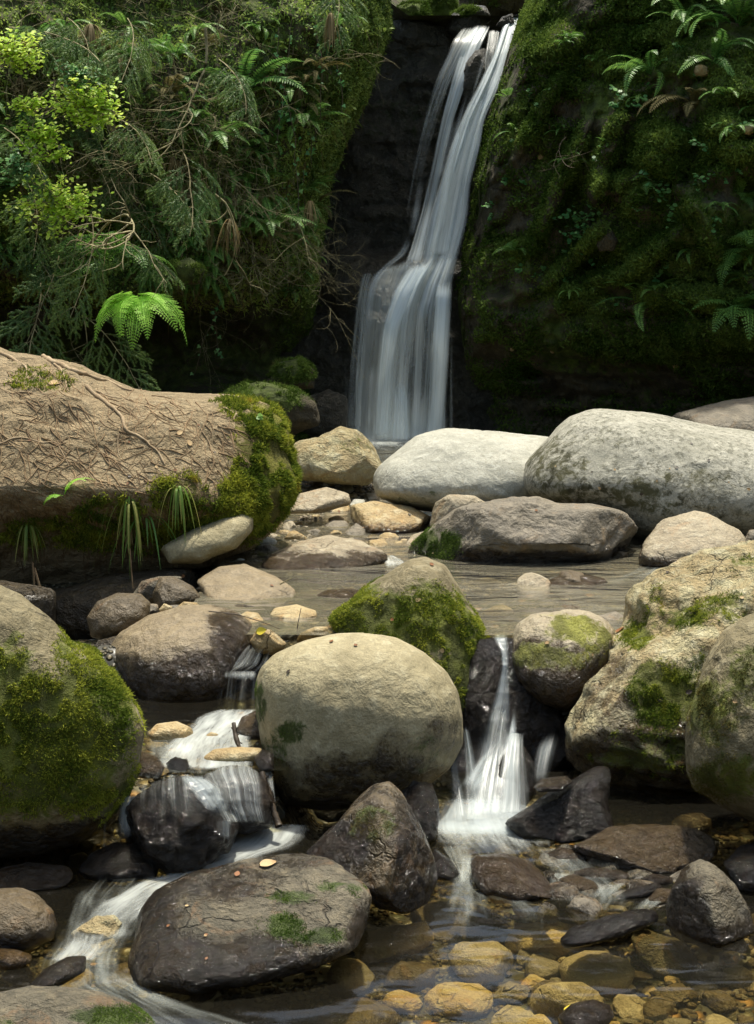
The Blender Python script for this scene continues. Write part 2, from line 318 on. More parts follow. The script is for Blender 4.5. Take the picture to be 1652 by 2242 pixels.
def bedmat():
    m, nt = newmat('gravel_bed'); g = G(nt); p = g.pos()
    def lay(sc, seed):
        v = g.n('ShaderNodeTexVoronoi'); g.l(p, v.inputs['Vector']); v.inputs['Scale'].default_value = sc
        return v.outputs['Distance'], v.outputs['Color']
    d1, c1 = lay(16, 0); d2, c2 = lay(34, 1)
    s = g.n('ShaderNodeSeparateColor'); g.l(c1, s.inputs[0]); s2 = g.n('ShaderNodeSeparateColor'); g.l(c2, s2.inputs[0])
    a = g.mix(g.ramp(s.outputs[0], .1, .9), (.13, .11, .06), (.30, .235, .12)); a = g.mix(g.ramp(s.outputs[1], .75, .85), a, (.36, .20, .07)); a = g.mix(g.ramp(s.outputs[2], .7, .8), a, (.11, .12, .09))
    b = g.mix(g.ramp(s2.outputs[0], .1, .9), (.11, .092, .052), (.25, .20, .105))
    use = g.ramp(g.noise(p, 3, 3), .46, .54); c = g.mix(use, a, b)
    edge = g.mix(use, g.ramp(d1, .25, .62), g.ramp(d2, .25, .62))
    sp = g.n('ShaderNodeSeparateColor'); g.l(edge, sp.inputs[0]); e = sp.outputs[0]
    c = g.mix(e, c, (.035, .032, .022)); c = g.mix(g.ramp(g.noise(p, 60, 4), .35, .7, .4, 0), c, (.06, .055, .035))
    h = g.math('SUBTRACT', 1.0, e)
    g.out(g.bsdf(c, .4, g.bump(h, 1.0, .02), .4)); return m
M['bed'] = bedmat(); M['slab2'] = M['slab']

# ------------------------------------------------------------------ terrain: stream bed, banks, pools
def grid(nu, nv):
    i = np.arange(nu - 1)[None, :]; j = np.arange(nv - 1)[:, None] * nu
    return np.stack([j + i, j + i + 1, j + nu + i + 1, j + nu + i], -1).reshape(-1, 4)
def bedz(x, y):
    P = np.stack(np.broadcast_arrays(x, y, 0 * x), -1)
    z = -.20 + .045 * fbm(P * 2.2, 4, 3) + .03 * fbm(P * 7, 3, 5)
    z = z + .03 * sstep(.4, 1.2, x) * sstep(3.5, 4.6, y) + .05 * sstep(4.6, 5.2, y) * sstep(.5, 1.0, x)
    midl = sstep(5.56, 5.7, y) * sstep(-.25, -.45, x)                   # the small basin between the left boulders
    z = z + midl * .30
    z = z + sstep(6.62, 6.86, y) * (.60 - midl * .30) - .3 * sstep(6.9, 7.3, y) * sstep(-1.0, -1.2, x) * sstep(9.5, 8.5, y)                    # the step up to the middle pool
    z = z + .07 * sstep(8.6, 9.8, y) * sstep(.6, -.4, x)                 # gravel shoal
    z = z + .16 * sstep(11.3, 12.2, y) - .5 * sstep(12.6, 13.6, y)
    z = z + 1.3 * sstep(1.9, 5.5, np.abs(x) * (8.0 / (y + 1.5))) + .05 * np.clip(np.abs(x) - 5, 0, 60)
    return z
xs = np.r_[-120, -60, -30, -15, np.linspace(-8, 8, 330), 15, 30, 60, 120]; ys = np.r_[-60, -20, -5, 1, np.linspace(2.5, 17.5, 300), 22]
X, Y = np.meshgrid(xs, ys); Vb = np.stack([X, Y, bedz(X, Y)], -1)
bed = tag(mesh_np('stream_bed', Vb, grid(len(xs), len(ys)), M['bed']), kind='structure')
def pool(name, x0, x1, y0, y1, z, mat, edge=None):
    nx, ny = 40, 30; X, Y = np.meshgrid(np.linspace(x0, x1, nx), np.linspace(y0, y1, ny))
    P = np.stack([X, Y, 0 * X], -1); Z = z + .006 * fbm(P * 1.6, 3, 9)
    return tag(mesh_np(name, np.stack([X, Y, Z], -1), grid(nx, ny), mat), kind='structure')
pool('lower_pool_water', -3.0, 3.2, 2.2, 6.3, 0.0, M['pool_low'])
pool('basin_water', -1.5, -.36, 5.56, 6.75, .25, M['pool_low'])
pool('middle_pool_water', -.97, 3.2, 6.83, 12.6, .50, M['pool_mid'])
pool('upper_pool_water', -4, 4, 12.1, 16.2, .60, M['pool_up'])

# cliffs: relief sheets with real depth
def cliff(name, label, vs, uL, uR, nu, D, mat, seed, amp, bumps=(), mossf=None, edge_side=None, strata=0):
    vs = np.asarray(vs, float); s = np.linspace(0, 1, nu) ** (1.0)
    if edge_side == 'L': s = s ** 1.5
    if edge_side == 'R': s = 1 - (1 - s) ** 1.5
    S, Vv = np.meshgrid(s, vs); UL = np.broadcast_to(np.array([uL(v) for v in vs])[:, None], S.shape); UR = np.broadcast_to(np.array([uR(v) for v in vs])[:, None], S.shape)
    U = UL + (UR - UL) * S; Dd = D(U, Vv, UL, UR)
    P = at(U, Vv, Dd); n = fbm(P * 1.1, 5, seed) * amp + amp * .45 * (1 - 2 * np.abs(fbm(P * 2.6 + 5, 4, seed + 3))) + .045 * fbm(P * 9, 4, seed + 7)
    if strata: n = n + strata * np.abs(noise(P * np.array([1.3, 1, 6.0]) + fbm(P * 2, 3, seed)[..., None] * .8, seed + 9))
    for (bu, bv, su, sv, a, rot) in bumps:
        c_, s_ = math.cos(rot), math.sin(rot); du = (U - bu) * c_ + (Vv - bv) * s_; dv = -(U - bu) * s_ + (Vv - bv) * c_
        r = np.sqrt((du / su) ** 2 + (dv / sv) ** 2); n = n + a * sstep(1.15, .35, r)
    P = at(U, Vv, Dd - n)
    o = mesh_np(name, P, grid(nu, len(vs)), mat, attrs={'moss': mossf(P, U, Vv) if mossf else 0 * U, 'wet': 0 * U})
    return tag(o, kind='structure'), U.ravel(), Vv.ravel()
def interp(tab):
    a = np.array(tab, float); return lambda v: float(np.interp(v, a[:, 0], a[:, 1]))
eL = interp([(-600, 930), (-100, 880), (0, 850), (60, 858), (130, 832), (220, 800), (300, 762), (400, 722), (560, 705), (700, 697), (800, 690), (900, 705), (1040, 720)])
eR = interp([(-600, 1260), (-100, 1180), (0, 1158), (30, 1142), (100, 1112), (150, 1098), (250, 1064), (300, 1054), (400, 1030), (470, 1027), (560, 1004), (650, 988), (750, 992), (860, 998), (940, 1008), (1040, 1010)])
def DL(U, V, UL, UR):
    D = 13.3 + 1.1 * U / 700 + .0016 * np.clip(150 - V, 0, 800)
    und = sstep(600, 760, V + 60 * fbm(np.stack([U / 90, V / 90, 0 * U], -1), 3, 4)) * 1.7 * sstep(690, 560, U * .8)
    D = D + und - sstep(790, 900, V) * 1.0 * sstep(300, 450, U)
    e = np.exp(-(UR - U) / 28); return D * (1 - e) + 16.6 * e
def DR(U, V, UL, UR):
    D = 14.9 - 1.9 * sstep(1000, 1750, U) + .0012 * np.clip(200 - V, 0, 800) - .3 * sstep(900, 300, V)
    D = D + sstep(720, 880, V) * .9
    e = np.exp(-(U - UL) / 22); return D * (1 - e) + 16.8 * e
def DF(U, V, UL, UR): return 15.25 + (1000 - V) / 950 * 1.15 + .25 * sstep(575, 545, V) + .0015 * np.abs(U - 930)
mf = lambda P, U, V: .55 + .5 * fbm(P * 2.2, 4, 31)
mr = lambda P, U, V: .42 + 1.1 * fbm(P * 1.6, 5, 33) + .1 * sstep(0, 250, U - 1130) - .5 * sstep(740, 860, V)
cL, cLu, cLv = cliff('cliff_left', '', np.linspace(-420, 1035, 300), lambda v: -700, eL, 330, DL, M['cliffL'], 21, .36, mossf=mf, edge_side='R')
rb = [(1445, 330, 70, 75, .35, .1), (1340, 405, 60, 28, .34, -.35), (1385, 440, 50, 34, .26, 0), (1290, 520, 60, 45, .2, 0), (1560, 420, 60, 110, .3, .1), (1230, 400, 24, 190, .42, .42), (1330, 330, 26, 160, .38, .3), (1180, 250, 20, 130, .3, .5), (1420, 560, 22, 120, .32, .9), (1540, 500, 24, 130, .3, -.5), (1260, 560, 20, 110, .3, .8), (1500, 650, 130, 30, .25, .05), (1110, 620, 70, 120, .2, .2), (1600, 300, 80, 60, .25, 0), (1220, 100, 50, 60, .2, 0), (1500, 130, 60, 50, .3, 0), (1250, 650, 160, 30, .2, -.5), (1050, 700, 45, 80, .15, 0)]
cR, cRu, cRv = cliff('cliff_right', '', np.linspace(-420, 1035, 340), eR, lambda v: 2350, 380, DR, M['cliffR'], 41, .36, bumps=rb, mossf=mr, edge_side='L', strata=.22)
cF, cFu, cFv = cliff('cliff_face', '', np.linspace(62, 1035, 220), lambda v: 560, lambda v: 1320, 170, DF, M['cliffF'], 61, .14, bumps=[(1030, 170, 40, 60, .3, .3), (900, 700, 150, 150, .15, 0), (760, 600, 60, 90, .25, .3), (790, 300, 50, 120, .2, .2)], mossf=lambda P, U, V: .25 + .4 * fbm(P * 2, 3, 8), strata=.10)
# plateau and wooded slope above the fall
X, Y = np.meshgrid(np.linspace(-40, 40, 120), np.linspace(16.35, 60, 90)); P = np.stack([X, Y, 0 * X], -1)
Z = 5.1 + sstep(.9, 2.2, np.abs(X - 1.0)) * 1.6 + .25 * (Y - 16.35) * sstep(17, 19, Y) + .3 * fbm(P * 1.0, 4, 5) * sstep(.5, 1.5, np.abs(X - 1)) + np.clip(np.abs(X) - 4, 0, 40) * .3
tag(mesh_np('hillside', np.stack([X, Y, Z], -1), grid(120, 90), M['cliffL'], attrs={'moss': .5 + 0 * X, 'wet': 0 * X}), kind='structure')

X, Y = np.meshgrid(np.linspace(-45, 45, 90), np.linspace(-45, -5, 50)); P = np.stack([X, Y, 0 * X], -1)  # unseen slope behind the camera, added to block the low front sky
tag(mesh_np('hillside', np.stack([X, Y, -.4 + np.clip((-7 - Y) * .8, 0, 6) + .7 * fbm(P * .5, 4, 6)], -1), grid(90, 50), M['cliffL'], attrs={'moss': .5 + 0 * X, 'wet': 0 * X}), kind='structure')
for sg in (-1, 1):  # unseen side slopes, added to cut sky light from the sides
    X, Y = np.meshgrid(np.linspace(5.5, 16, 30), np.linspace(-20, 20, 60)); P = np.stack([X, Y, 0 * X], -1)
    tag(mesh_np('hillside', np.stack([X * sg, Y, (X - 6.6) * .8 + .8 * fbm(P * .5, 4, 6)], -1), grid(30, 60), M['cliffL'], attrs={'moss': .5 + 0 * X, 'wet': 0 * X}), kind='structure')
# ------------------------------------------------------------------ rocks
_ico = {}
def ico(n):
    if n not in _ico:
        import bmesh
        b = bmesh.new(); bmesh.ops.create_icosphere(b, subdivisions=n, radius=1)
        _ico[n] = (np.array([v.co[:] for v in b.verts]), np.array([[v.index for v in f.verts] for f in b.faces])); b.free()
    return _ico[n]
ROCKS = {}; BV = []
def rock(name, label, cat, poly, wz=None, D=None, lean=0.0, T=None, mat='tan', e=.82, sub=5, amp=.03, facets=0, ff=.84, moss=(), wet=(), wetz=None, seed=1, tufts_n=0, tufm='moss', th=.014, cuts=(), group=None, sharp=4, ridges=0):
    p = np.array(poly, float); lo, hi = p.min(0), p.max(0); c = (lo + hi) / 2; H = hi[1] - lo[1]; W = hi[0] - lo[0]
    if hi[1] > 1840 and D is not None: wz = 0; D = None
    if D is None:
        d0, d1 = float(dz(hi[1] - 8, wz - .01)), float(dz(lo[1], wz)); lean = min(lean, .5 * (d1 - d0)) if lean else .4 * (d1 - d0)
        D = d0 + lean / 2
    nth = 720; th_ = np.arange(nth) * 2 * math.pi / nth; q = p - c; R = np.zeros(nth)
    d = np.stack([np.cos(th_), -np.sin(th_)], -1)
    for i in range(len(q)):
        a, b = q[i], q[(i + 1) % len(q)]; ab = b - a; den = d[:, 0] * ab[1] - d[:, 1] * ab[0]
        with np.errstate(all='ignore'):
            t = (a[0] * ab[1] - a[1] * ab[0]) / den; s = (a[0] * d[:, 1] - a[1] * d[:, 0]) / den
        ok = (t > 0) & (s >= -1e-6) & (s <= 1 + 1e-6) & np.isfinite(t); R = np.where(ok, np.maximum(R, t), R)
    k = np.hanning(int(sharp * 4) + 3); k /= k.sum(); R = np.convolve(np.r_[R[-60:], R, R[:60]], k, 'same')[60:-60]
    pxm = D / FPX
    if T is None: T = .5 * math.sqrt(W * H) * pxm
    n, F = ico(sub); rho = np.sqrt(n[:, 0] ** 2 + n[:, 2] ** 2); th2 = np.arctan2(n[:, 2], n[:, 0]) % (2 * math.pi)
    Rr = np.interp(th2, np.r_[th_, 2 * math.pi], np.r_[R, R[0]]); f = rho ** e
    u = c[0] + Rr * f * np.cos(th2); v = c[1] - Rr * f * np.sin(th2)
    dep = np.sign(n[:, 1]) * np.abs(n[:, 1]) ** e * T
    V = at(u, v, D + dep + lean * (c[1] - v) / H)
    C0 = V.mean(0); rr = np.random.default_rng(seed * 77 + 5)
    cl = list(cuts)
    for i in range(facets):
        a_ = rr.normal(size=3); a_[1] = -abs(a_[1]) * 1.3 - .25; a_[2] = a_[2] * .9 + .2; cl.append((*a_, rr.uniform(ff - .09, ff + .07)))
    for (a, b, cc, fr) in cl:
        nn = np.array([a, b, cc]); nn /= np.linalg.norm(nn); dd = (V - C0) @ nn; lim = dd.max() * fr; ex = np.clip(dd - lim, 0, None); V = V - nn * ex[:, None] * .88
    size = math.sqrt(W * H) * pxm
    N = V - C0; N /= np.linalg.norm(N, axis=1, keepdims=True)
    ph = rr.uniform(0, 50, 3); Q = V / size
    disp = amp * size * (1.1 * fbm(Q * 2.2 + ph, 5, seed) + .55 * fbm(Q * 7 + ph, 5, seed + 2, .6) - .35 * np.clip(.12 - np.abs(fbm(Q * 3.1 + ph, 4, seed + 12)), 0, 1) * 8)
    if ridges: disp = disp + ridges * size * (.5 - np.abs(fbm(Q * np.array([2.2, 2.2, 4.5]) + ph + 3, 5, seed + 6)) * 2.2)
    V = V + N * disp[:, None]
    mo = np.zeros(len(V)); pu, pv = proj(V)
    wp = .42 * fbm(Q * 4.2 + ph, 4, seed + 21)
    for (mu, mv, ru, rv, *st) in moss:
        r = np.sqrt(((pu - mu) / ru) ** 2 + ((pv - mv) / rv) ** 2) + wp; mo = np.maximum(mo, sstep(1.45, .45, r) * (st[0] if st else 1))
    mo = np.clip(mo + .35 * mo * fbm(Q * 9, 4, seed + 9), 0, 1)
    we = np.zeros(len(V))
    if wetz is not None: we = sstep(wetz + .09, wetz - .03, V[:, 2] + .03 * fbm(Q * 5, 3, 2))
    for (mu, mv, ru, rv, *st) in wet:
        r = np.sqrt(((pu - mu) / ru) ** 2 + ((pv - mv) / rv) ** 2) + wp * .8; we = np.maximum(we, sstep(1.45, .5, r) * (st[0] if st else 1))
    o = mesh_np(name, V, F, M[mat], attrs={'moss': mo, 'wet': we}); tag(o, label, cat, group)
    BV.append((V, F)); ROCKS[label] = o
    if tufts_n:
        s = sample(o, np.clip((mo - .3) * 1.6, 0, 1), tufts_n)
        if s:
            Pp, Nn, A = s; k = noise(Pp * 6, 13) * .8 + noise(Pp * 16, 3) * .7 + .5 * noise(Pp * 40, 4) > -.12; Pp, Nn = Pp[k], Nn[k]
            Pp = Pp - Nn * .002; h = th * (1 + .7 * noise(Pp * 18, 5)); tn = np.clip(.5 + .6 * noise(Pp * 9, 6) + .3 * rng.normal(size=len(Pp)), 0, 1)
            mb = MB(); mb.add(*tufts(Pp, Nn, h, th * .33, .75, 4, .15, tn)); tag(mb.build('moss', M[tufm], o), kind='stuff')
    return o
B = 'boulder'; RK = 'rock'; ST = 'stone'
# foreground, left
rock(B, 'large mossy boulder at the left edge with a bare tan top and black wet base', B, [(-330, 1330), (-200, 1285), (0, 1278), (50, 1295), (105, 1335), (160, 1400), (215, 1425), (245, 1462), (285, 1515), (310, 1562), (316, 1630), (305, 1700), (285, 1750), (245, 1805), (180, 1850), (80, 1880), (-60, 1885), (-250, 1880), (-360, 1650)],
     D=6.05, lean=.25, T=.36, mat='olive', e=.8, sub=6, amp=.03, seed=3, moss=[(30, 1600, 190, 200), (200, 1560, 120, 190, .8), (150, 1440, 80, 60, .6), (-150, 1600, 150, 200), (260, 1500, 50, 60, .9), (120, 1745, 200, 60, .8)], wetz=.16, tufts_n=60000, th=.013)
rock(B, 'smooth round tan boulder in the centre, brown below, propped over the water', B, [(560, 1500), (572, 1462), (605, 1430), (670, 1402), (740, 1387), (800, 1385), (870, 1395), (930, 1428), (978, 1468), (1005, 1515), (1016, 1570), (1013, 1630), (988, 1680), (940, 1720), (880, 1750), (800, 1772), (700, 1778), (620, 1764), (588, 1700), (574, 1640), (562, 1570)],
     D=5.95, lean=.12, T=.40, mat='tan', e=.86, sub=6, amp=.012, seed=5, wet=[(790, 1775, 330, 150, .72), (970, 1620, 60, 60, .5)], moss=[(640, 1605, 45, 30, .75), (565, 1540, 22, 60, .7), (930, 1640, 40, 60, .4), (600, 1650, 50, 60, .5)], wetz=.06, tufts_n=2500, tufm='mossdark', th=.007)  # wet mask paints damp and shade low down, and the cast shadow at right
rock(B, 'smooth oval brown boulder with a shining wet black lower half beside the left spill', B, [(238, 1425), (262, 1385), (325, 1347), (400, 1326), (460, 1322), (520, 1340), (553, 1368), (560, 1400), (545, 1460), (515, 1525), (455, 1568), (380, 1575), (320, 1560), (268, 1510), (243, 1465)],
     D=7.0, lean=.3, T=.42, mat='oval', e=.85, sub=6, amp=.018, seed=7, wet=[(430, 1520, 220, 110), (530, 1440, 80, 130), (300, 1540, 100, 70)], )
rock(B, 'pyramid shaped boulder with a bare grey tip and thick green and gold moss midstream', B, [(722, 1350), (765, 1318), (835, 1268), (895, 1228), (930, 1219), (972, 1235), (1008, 1285), (1038, 1335), (1064, 1385), (1092, 1430), (1098, 1480), (1080, 1525), (1042, 1570), (1000, 1590), (930, 1570), (830, 1480), (750, 1430)],
     D=6.98, lean=.25, T=.38, mat='olive', e=.78, sub=6, amp=.025, seed=9, cuts=[(.75, -.7, .2, .8), (-.5, -.8, .35, .82)], moss=[(820, 1350, 120, 75), (950, 1370, 110, 80), (1040, 1440, 60, 90), (980, 1500, 110, 80), (930, 1300, 60, 40, .6)], wetz=.22, tufts_n=30000, th=.014)
rock(B, 'blocky boulder capped with yellow green moss, right of the narrow spill', B, [(1114, 1405), (1128, 1368), (1165, 1342), (1210, 1343), (1240, 1334), (1290, 1338), (1330, 1362), (1350, 1392), (1342, 1430), (1315, 1480), (1290, 1530), (1240, 1560), (1180, 1545), (1130, 1490), (1114, 1440)],
     D=6.85, lean=.25, T=.3, mat='buff', e=.72, sub=5, amp=.035, seed=11, moss=[(1250, 1375, 80, 35, .85), (1215, 1440, 120, 35, .7), (1300, 1400, 45, 50, .7)], wet=[(1190, 1490, 150, 95)], tufts_n=5000, tufm='mossgold', th=.006)
rock(B, 'tall craggy cream boulder at right with holes, orange stains and gold moss', B, [(1262, 1600), (1300, 1505), (1328, 1450), (1350, 1400), (1382, 1335), (1400, 1292), (1440, 1268), (1500, 1238), (1560, 1210), (1652, 1192), (1830, 1190), (1980, 1300), (1980, 1650), (1800, 1760), (1600, 1780), (1450, 1750), (1330, 1700), (1265, 1650)],
     D=6.55, lean=.9, T=.5, mat='lichen', e=.8, sub=6, amp=.055, seed=13, ridges=.055, facets=3, moss=[(1450, 1520, 75, 75), (1395, 1390, 40, 35, .85), (1500, 1350, 60, 35, .7), (1620, 1235, 50, 30, .5), (1540, 1470, 80, 60, .4), (1400, 1650, 140, 60, .6), (1450, 1340, 60, 70, .5), (1580, 1330, 90, 40, .5)], wet=[(1420, 1700, 260, 130), (1340, 1520, 80, 130, .55)], tufts_n=26000, tufm='moss', th=.011)
rock(B, 'olive brown boulder at the right edge, in front of the craggy cream one', B, [(1507, 1640), (1512, 1570), (1530, 1498), (1558, 1432), (1588, 1382), (1640, 1348), (1760, 1325), (1900, 1420), (1950, 1600), (1900, 1780), (1760, 1835), (1652, 1805), (1580, 1765), (1522, 1725), (1508, 1690)],
     D=5.5, lean=.25, T=.38, mat='olive', e=.82, sub=6, amp=.022, seed=15, moss=[(1560, 1560, 60, 90, .7), (1650, 1480, 80, 90, .55), (1600, 1700, 110, 60, .7)], wetz=.02, tufts_n=14000, tufm='mossbrown', th=.008)
rock(B, 'brown wedge shaped boulder standing wet below the round boulder', B, [(668, 1868), (740, 1800), (790, 1742), (820, 1717), (855, 1709), (882, 1738), (922, 1800), (948, 1870), (962, 1925), (940, 1975), (885, 2000), (828, 1985), (740, 1920)],
     D=5.2, lean=.35, T=.24, mat='brown', e=.75, sub=6, amp=.03, seed=17, cuts=[(-.65, -.6, .5, .62), (.8, -.55, .1, .72)], moss=[(820, 1800, 60, 50, .55)], wetz=.10, wet=[(720, 1850, 100, 100, .9), (900, 1850, 60, 160, .7), (800, 1750, 60, 60, .5)], tufts_n=1500, tufm='mossbrown', th=.006)
rock(B, 'broad low tan and black boulder in the foreground with dead leaves on top', B, [(283, 2115), (297, 2050), (307, 2000), (340, 1952), (418, 1915), (520, 1885), (640, 1868), (720, 1880), (792, 1930), (813, 1962), (806, 2030), (782, 2080), (700, 2120), (560, 2155), (420, 2180), (300, 2165)],
     D=4.85, lean=.62, T=.17, mat='slab', e=.62, sub=6, amp=.03, seed=19, cuts=[(0, -.25, 1, .74)], moss=[(630, 2025, 45, 30), (690, 2050, 60, 25, .8), (655, 1965, 70, 18, .7), (740, 1945, 60, 14, .6)], wet=[(480, 2125, 330, 85), (320, 2030, 80, 140, .9), (800, 2060, 40, 80), (450, 1925, 170, 50, .75), (640, 1880, 120, 25, .6)], tufts_n=4500, tufm='mossdark', th=.008)
rock(ST, 'round brown stone half under water at the left edge of the lower pool', ST, [(-110, 1990), (-60, 1955), (0, 1946), (45, 1944), (85, 1960), (118, 1992), (130, 2028), (118, 2058), (60, 2082), (0, 2086), (-80, 2070)], D=4.72, lean=.15, T=.14, mat='brown', seed=21, amp=.02, wetz=.06)
rock(ST, 'small wet yellow brown stone below the round one at the left edge', ST, [(-40, 2085), (0, 2074), (40, 2078), (70, 2090), (70, 2106), (40, 2122), (0, 2126), (-40, 2112)], wz=0, lean=.06, mat='gold', seed=22, wetz=.2, facets=3, sub=4)
rock(B, 'tan boulder with moss on its corner cut off by the bottom left edge', B, [(-120, 2215), (-40, 2185), (0, 2170), (60, 2158), (150, 2166), (230, 2178), (290, 2196), (335, 2228), (350, 2265), (310, 2370), (100, 2420), (-120, 2400)], D=4.15, lean=.4, T=.15, mat='slab', e=.7, seed=23, moss=[(250, 2225, 90, 25, .9), (0, 2240, 40, 20, .6)], tufts_n=2500, tufm='mossdark', th=.007, wetz=0.0)
rock(ST, 'low black wet stone left of the water draped rock', ST, [(170, 1905), (198, 1868), (258, 1843), (300, 1846), (330, 1870), (352, 1902), (345, 1925), (250, 1932), (185, 1925)], D=5.32, lean=.15, mat='dark', seed=25, wetz=3, amp=.04)
rock(RK, 'rugged black rock glistening under a film of water in the left cascade', RK, [(255, 1800), (290, 1750), (350, 1712), (410, 1700), (460, 1718), (502, 1762), (520, 1812), (505, 1860), (440, 1905), (370, 1915), (310, 1885), (262, 1840)], D=5.72, lean=.2, T=.2, mat='dark', seed=27, wetz=3, amp=.05, ridges=.045, facets=3)
rock(RK, 'dark rounded rock under streaked water just below the centre of the left cascade', RK, [(430, 1735), (450, 1695), (500, 1674), (550, 1676), (588, 1705), (604, 1760), (595, 1810), (540, 1830), (465, 1810), (438, 1775)], D=5.50, lean=.15, T=.14, mat='brown', seed=29, wetz=3, amp=.04)
rock(ST, 'yellow cream flat stone in white water under the oval boulder', ST, [(322, 1606), (345, 1584), (388, 1579), (420, 1594), (425, 1612), (390, 1626), (335, 1624)], wz=.262, T=.07, mat='gold', seed=31, wetz=-1, sub=4, facets=3)
rock(ST, 'wet brown stone with an orange corner against the mossy left boulder', ST, [(290, 1665), (310, 1645), (345, 1655), (362, 1680), (350, 1705), (300, 1705)], wz=.262, mat='buff', seed=33, wetz=3, sub=4, facets=3)
rock(ST, 'small knobbly black stone in the middle of the left cascade', ST, [(364, 1672), (385, 1656), (410, 1662), (418, 1680), (405, 1692), (370, 1690)], wz=.262, mat='dark', seed=35, wetz=3, sub=4, amp=.08)
rock(ST, 'flat yellow stone by the upright black twig in the left cascade', ST, [(440, 1662), (470, 1640), (520, 1635), (580, 1638), (575, 1665), (520, 1672), (460, 1672)], wz=.262, T=.06, mat='gold', seed=37, wetz=-1, sub=4)
rock(ST, 'pale wet stone against the left side of the round boulder', ST, [(515, 1600), (530, 1570), (560, 1555), (600, 1570), (600, 1620), (540, 1620)], wz=.262, mat='buff', seed=38, wetz=3, sub=4)
rock(ST, 'little orange stone showing through the foam of the left cascade', ST, [(448, 1612), (462, 1602), (478, 1606), (480, 1618), (460, 1622)], wz=.262, mat='gold', seed=39, sub=3)
rock(ST, 'black wet stone squeezed behind the foam near the twig', ST, [(555, 1660), (575, 1640), (600, 1650), (600, 1690), (570, 1690)], wz=.262, mat='dark', seed=40, wetz=3, sub=4)
rock(ST, 'white and yellow quartz stone awash in the lower left pool', ST, [(153, 2046), (180, 2024), (215, 2006), (250, 2003), (268, 2020), (258, 2050), (205, 2068), (165, 2062)], D=4.78, lean=.16, T=.06, mat='lichen', seed=41, sub=4, facets=5, amp=.06)
rock(ST, 'brown grey stone under streaked water left of the broad low boulder', ST, [(55, 2165), (100, 2120), (150, 2092), (190, 2092), (190, 2125), (140, 2155), (90, 2180)], D=4.5, lean=.25, T=.06, mat='slab', seed=43, sub=4, wetz=1)
rock(ST, 'dark submerged slab at the left edge behind the round brown stone', ST, [(-60, 1945), (-20, 1905), (60, 1888), (150, 1895), (165, 1920), (140, 1945), (20, 1965)], D=5.15, lean=.5, T=.05, mat='brown', seed=44, sub=4, wetz=1)
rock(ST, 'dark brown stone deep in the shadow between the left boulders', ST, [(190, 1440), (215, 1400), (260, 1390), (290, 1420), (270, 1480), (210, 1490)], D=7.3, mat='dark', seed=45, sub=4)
# right cascade and lower right
rock(RK, 'long black wet slab slanting up to the right beside the right cascade', RK, [(1105, 1800), (1180, 1752), (1250, 1712), (1300, 1680), (1330, 1678), (1340, 1702), (1330, 1760), (1350, 1830), (1240, 1850), (1140, 1835)], D=5.5, lean=.3, T=.14, mat='dark', seed=47, wetz=3, amp=.03, ridges=.03, cuts=[(.1, -.8, .6, .7)])
rock(ST, 'thin slate stone with a pale edge on top of the slanting black slab', ST, [(1168, 1722), (1185, 1704), (1240, 1698), (1256, 1712), (1230, 1732), (1180, 1735)], D=5.55, lean=.1, T=.06, mat='slate', seed=49, wetz=3, sub=4)
rock(RK, 'dark rock that splits the right cascade into two fans', RK, [(1060, 1740), (1085, 1670), (1120, 1632), (1150, 1636), (1168, 1670), (1174, 1740), (1130, 1790), (1065, 1785)], D=6.0, lean=.2, T=.14, mat='dark', seed=51, wetz=3, amp=.05)
rock(RK, 'black wet rock behind the splashing fan under the yellow green moss', RK, [(1150, 1650), (1180, 1600), (1250, 1565), (1300, 1580), (1300, 1640), (1240, 1700), (1170, 1700)], D=6.7, lean=.2, mat='dark', seed=53, wetz=3, facets=3)
rock(ST, 'small mossy brown stone wedged above the black splash rock', ST, [(1248, 1535), (1265, 1518), (1295, 1520), (1300, 1545), (1275, 1560)], D=6.9, mat='olive', seed=54, sub=4)
rock(ST, 'small dark stone with an ochre face over the right splash', ST, [(1220, 1560), (1240, 1545), (1262, 1552), (1262, 1575), (1232, 1580)], D=6.8, mat='gold', seed=56, sub=4, wetz=1)
rock(RK, 'stack of dark slate to the right of the brown wedge boulder', RK, [(872, 1740), (905, 1705), (945, 1715), (962, 1770), (955, 1840), (920, 1860), (885, 1800)], D=5.45, lean=.2, mat='dark', seed=55, wetz=3, facets=5, ridges=.05)
rock(ST, 'black glossy stone at the foot of the brown wedge boulder', ST, [(935, 1880), (955, 1858), (985, 1880), (1010, 1915), (1000, 1935), (950, 1925)], D=5.3, mat='dark', seed=57, wetz=3, sub=4)
rock(RK, 'flat wet slab with white glints and an ochre edge below the craggy boulder', RK, [(1240, 1862), (1290, 1835), (1345, 1812), (1420, 1804), (1520, 1812), (1565, 1838), (1560, 1885), (1480, 1920), (1400, 1915), (1320, 1885)], D=5.45, lean=.55, T=.07, mat='buff', e=.6, seed=59, wetz=3, amp=.04, ridges=.03, facets=3)
rock(ST, 'rounded brown wet stone with a white sheen in the lower right shallows', ST, [(1030, 1895), (1040, 1872), (1098, 1866), (1160, 1884), (1202, 1930), (1215, 1965), (1140, 1978), (1060, 1960), (1034, 1925)], D=5.15, lean=.3, T=.1, mat='oval', seed=61, wetz=3, amp=.03, cuts=[(.4, -.2, .8, .7)])
rock(ST, 'small golden stone in front of the rounded brown wet stone', ST, [(1064, 1960), (1078, 1942), (1108, 1948), (1138, 1966), (1130, 1978), (1080, 1978)], D=5.02, lean=.05, mat='gold', seed=63, sub=4, wetz=-1)
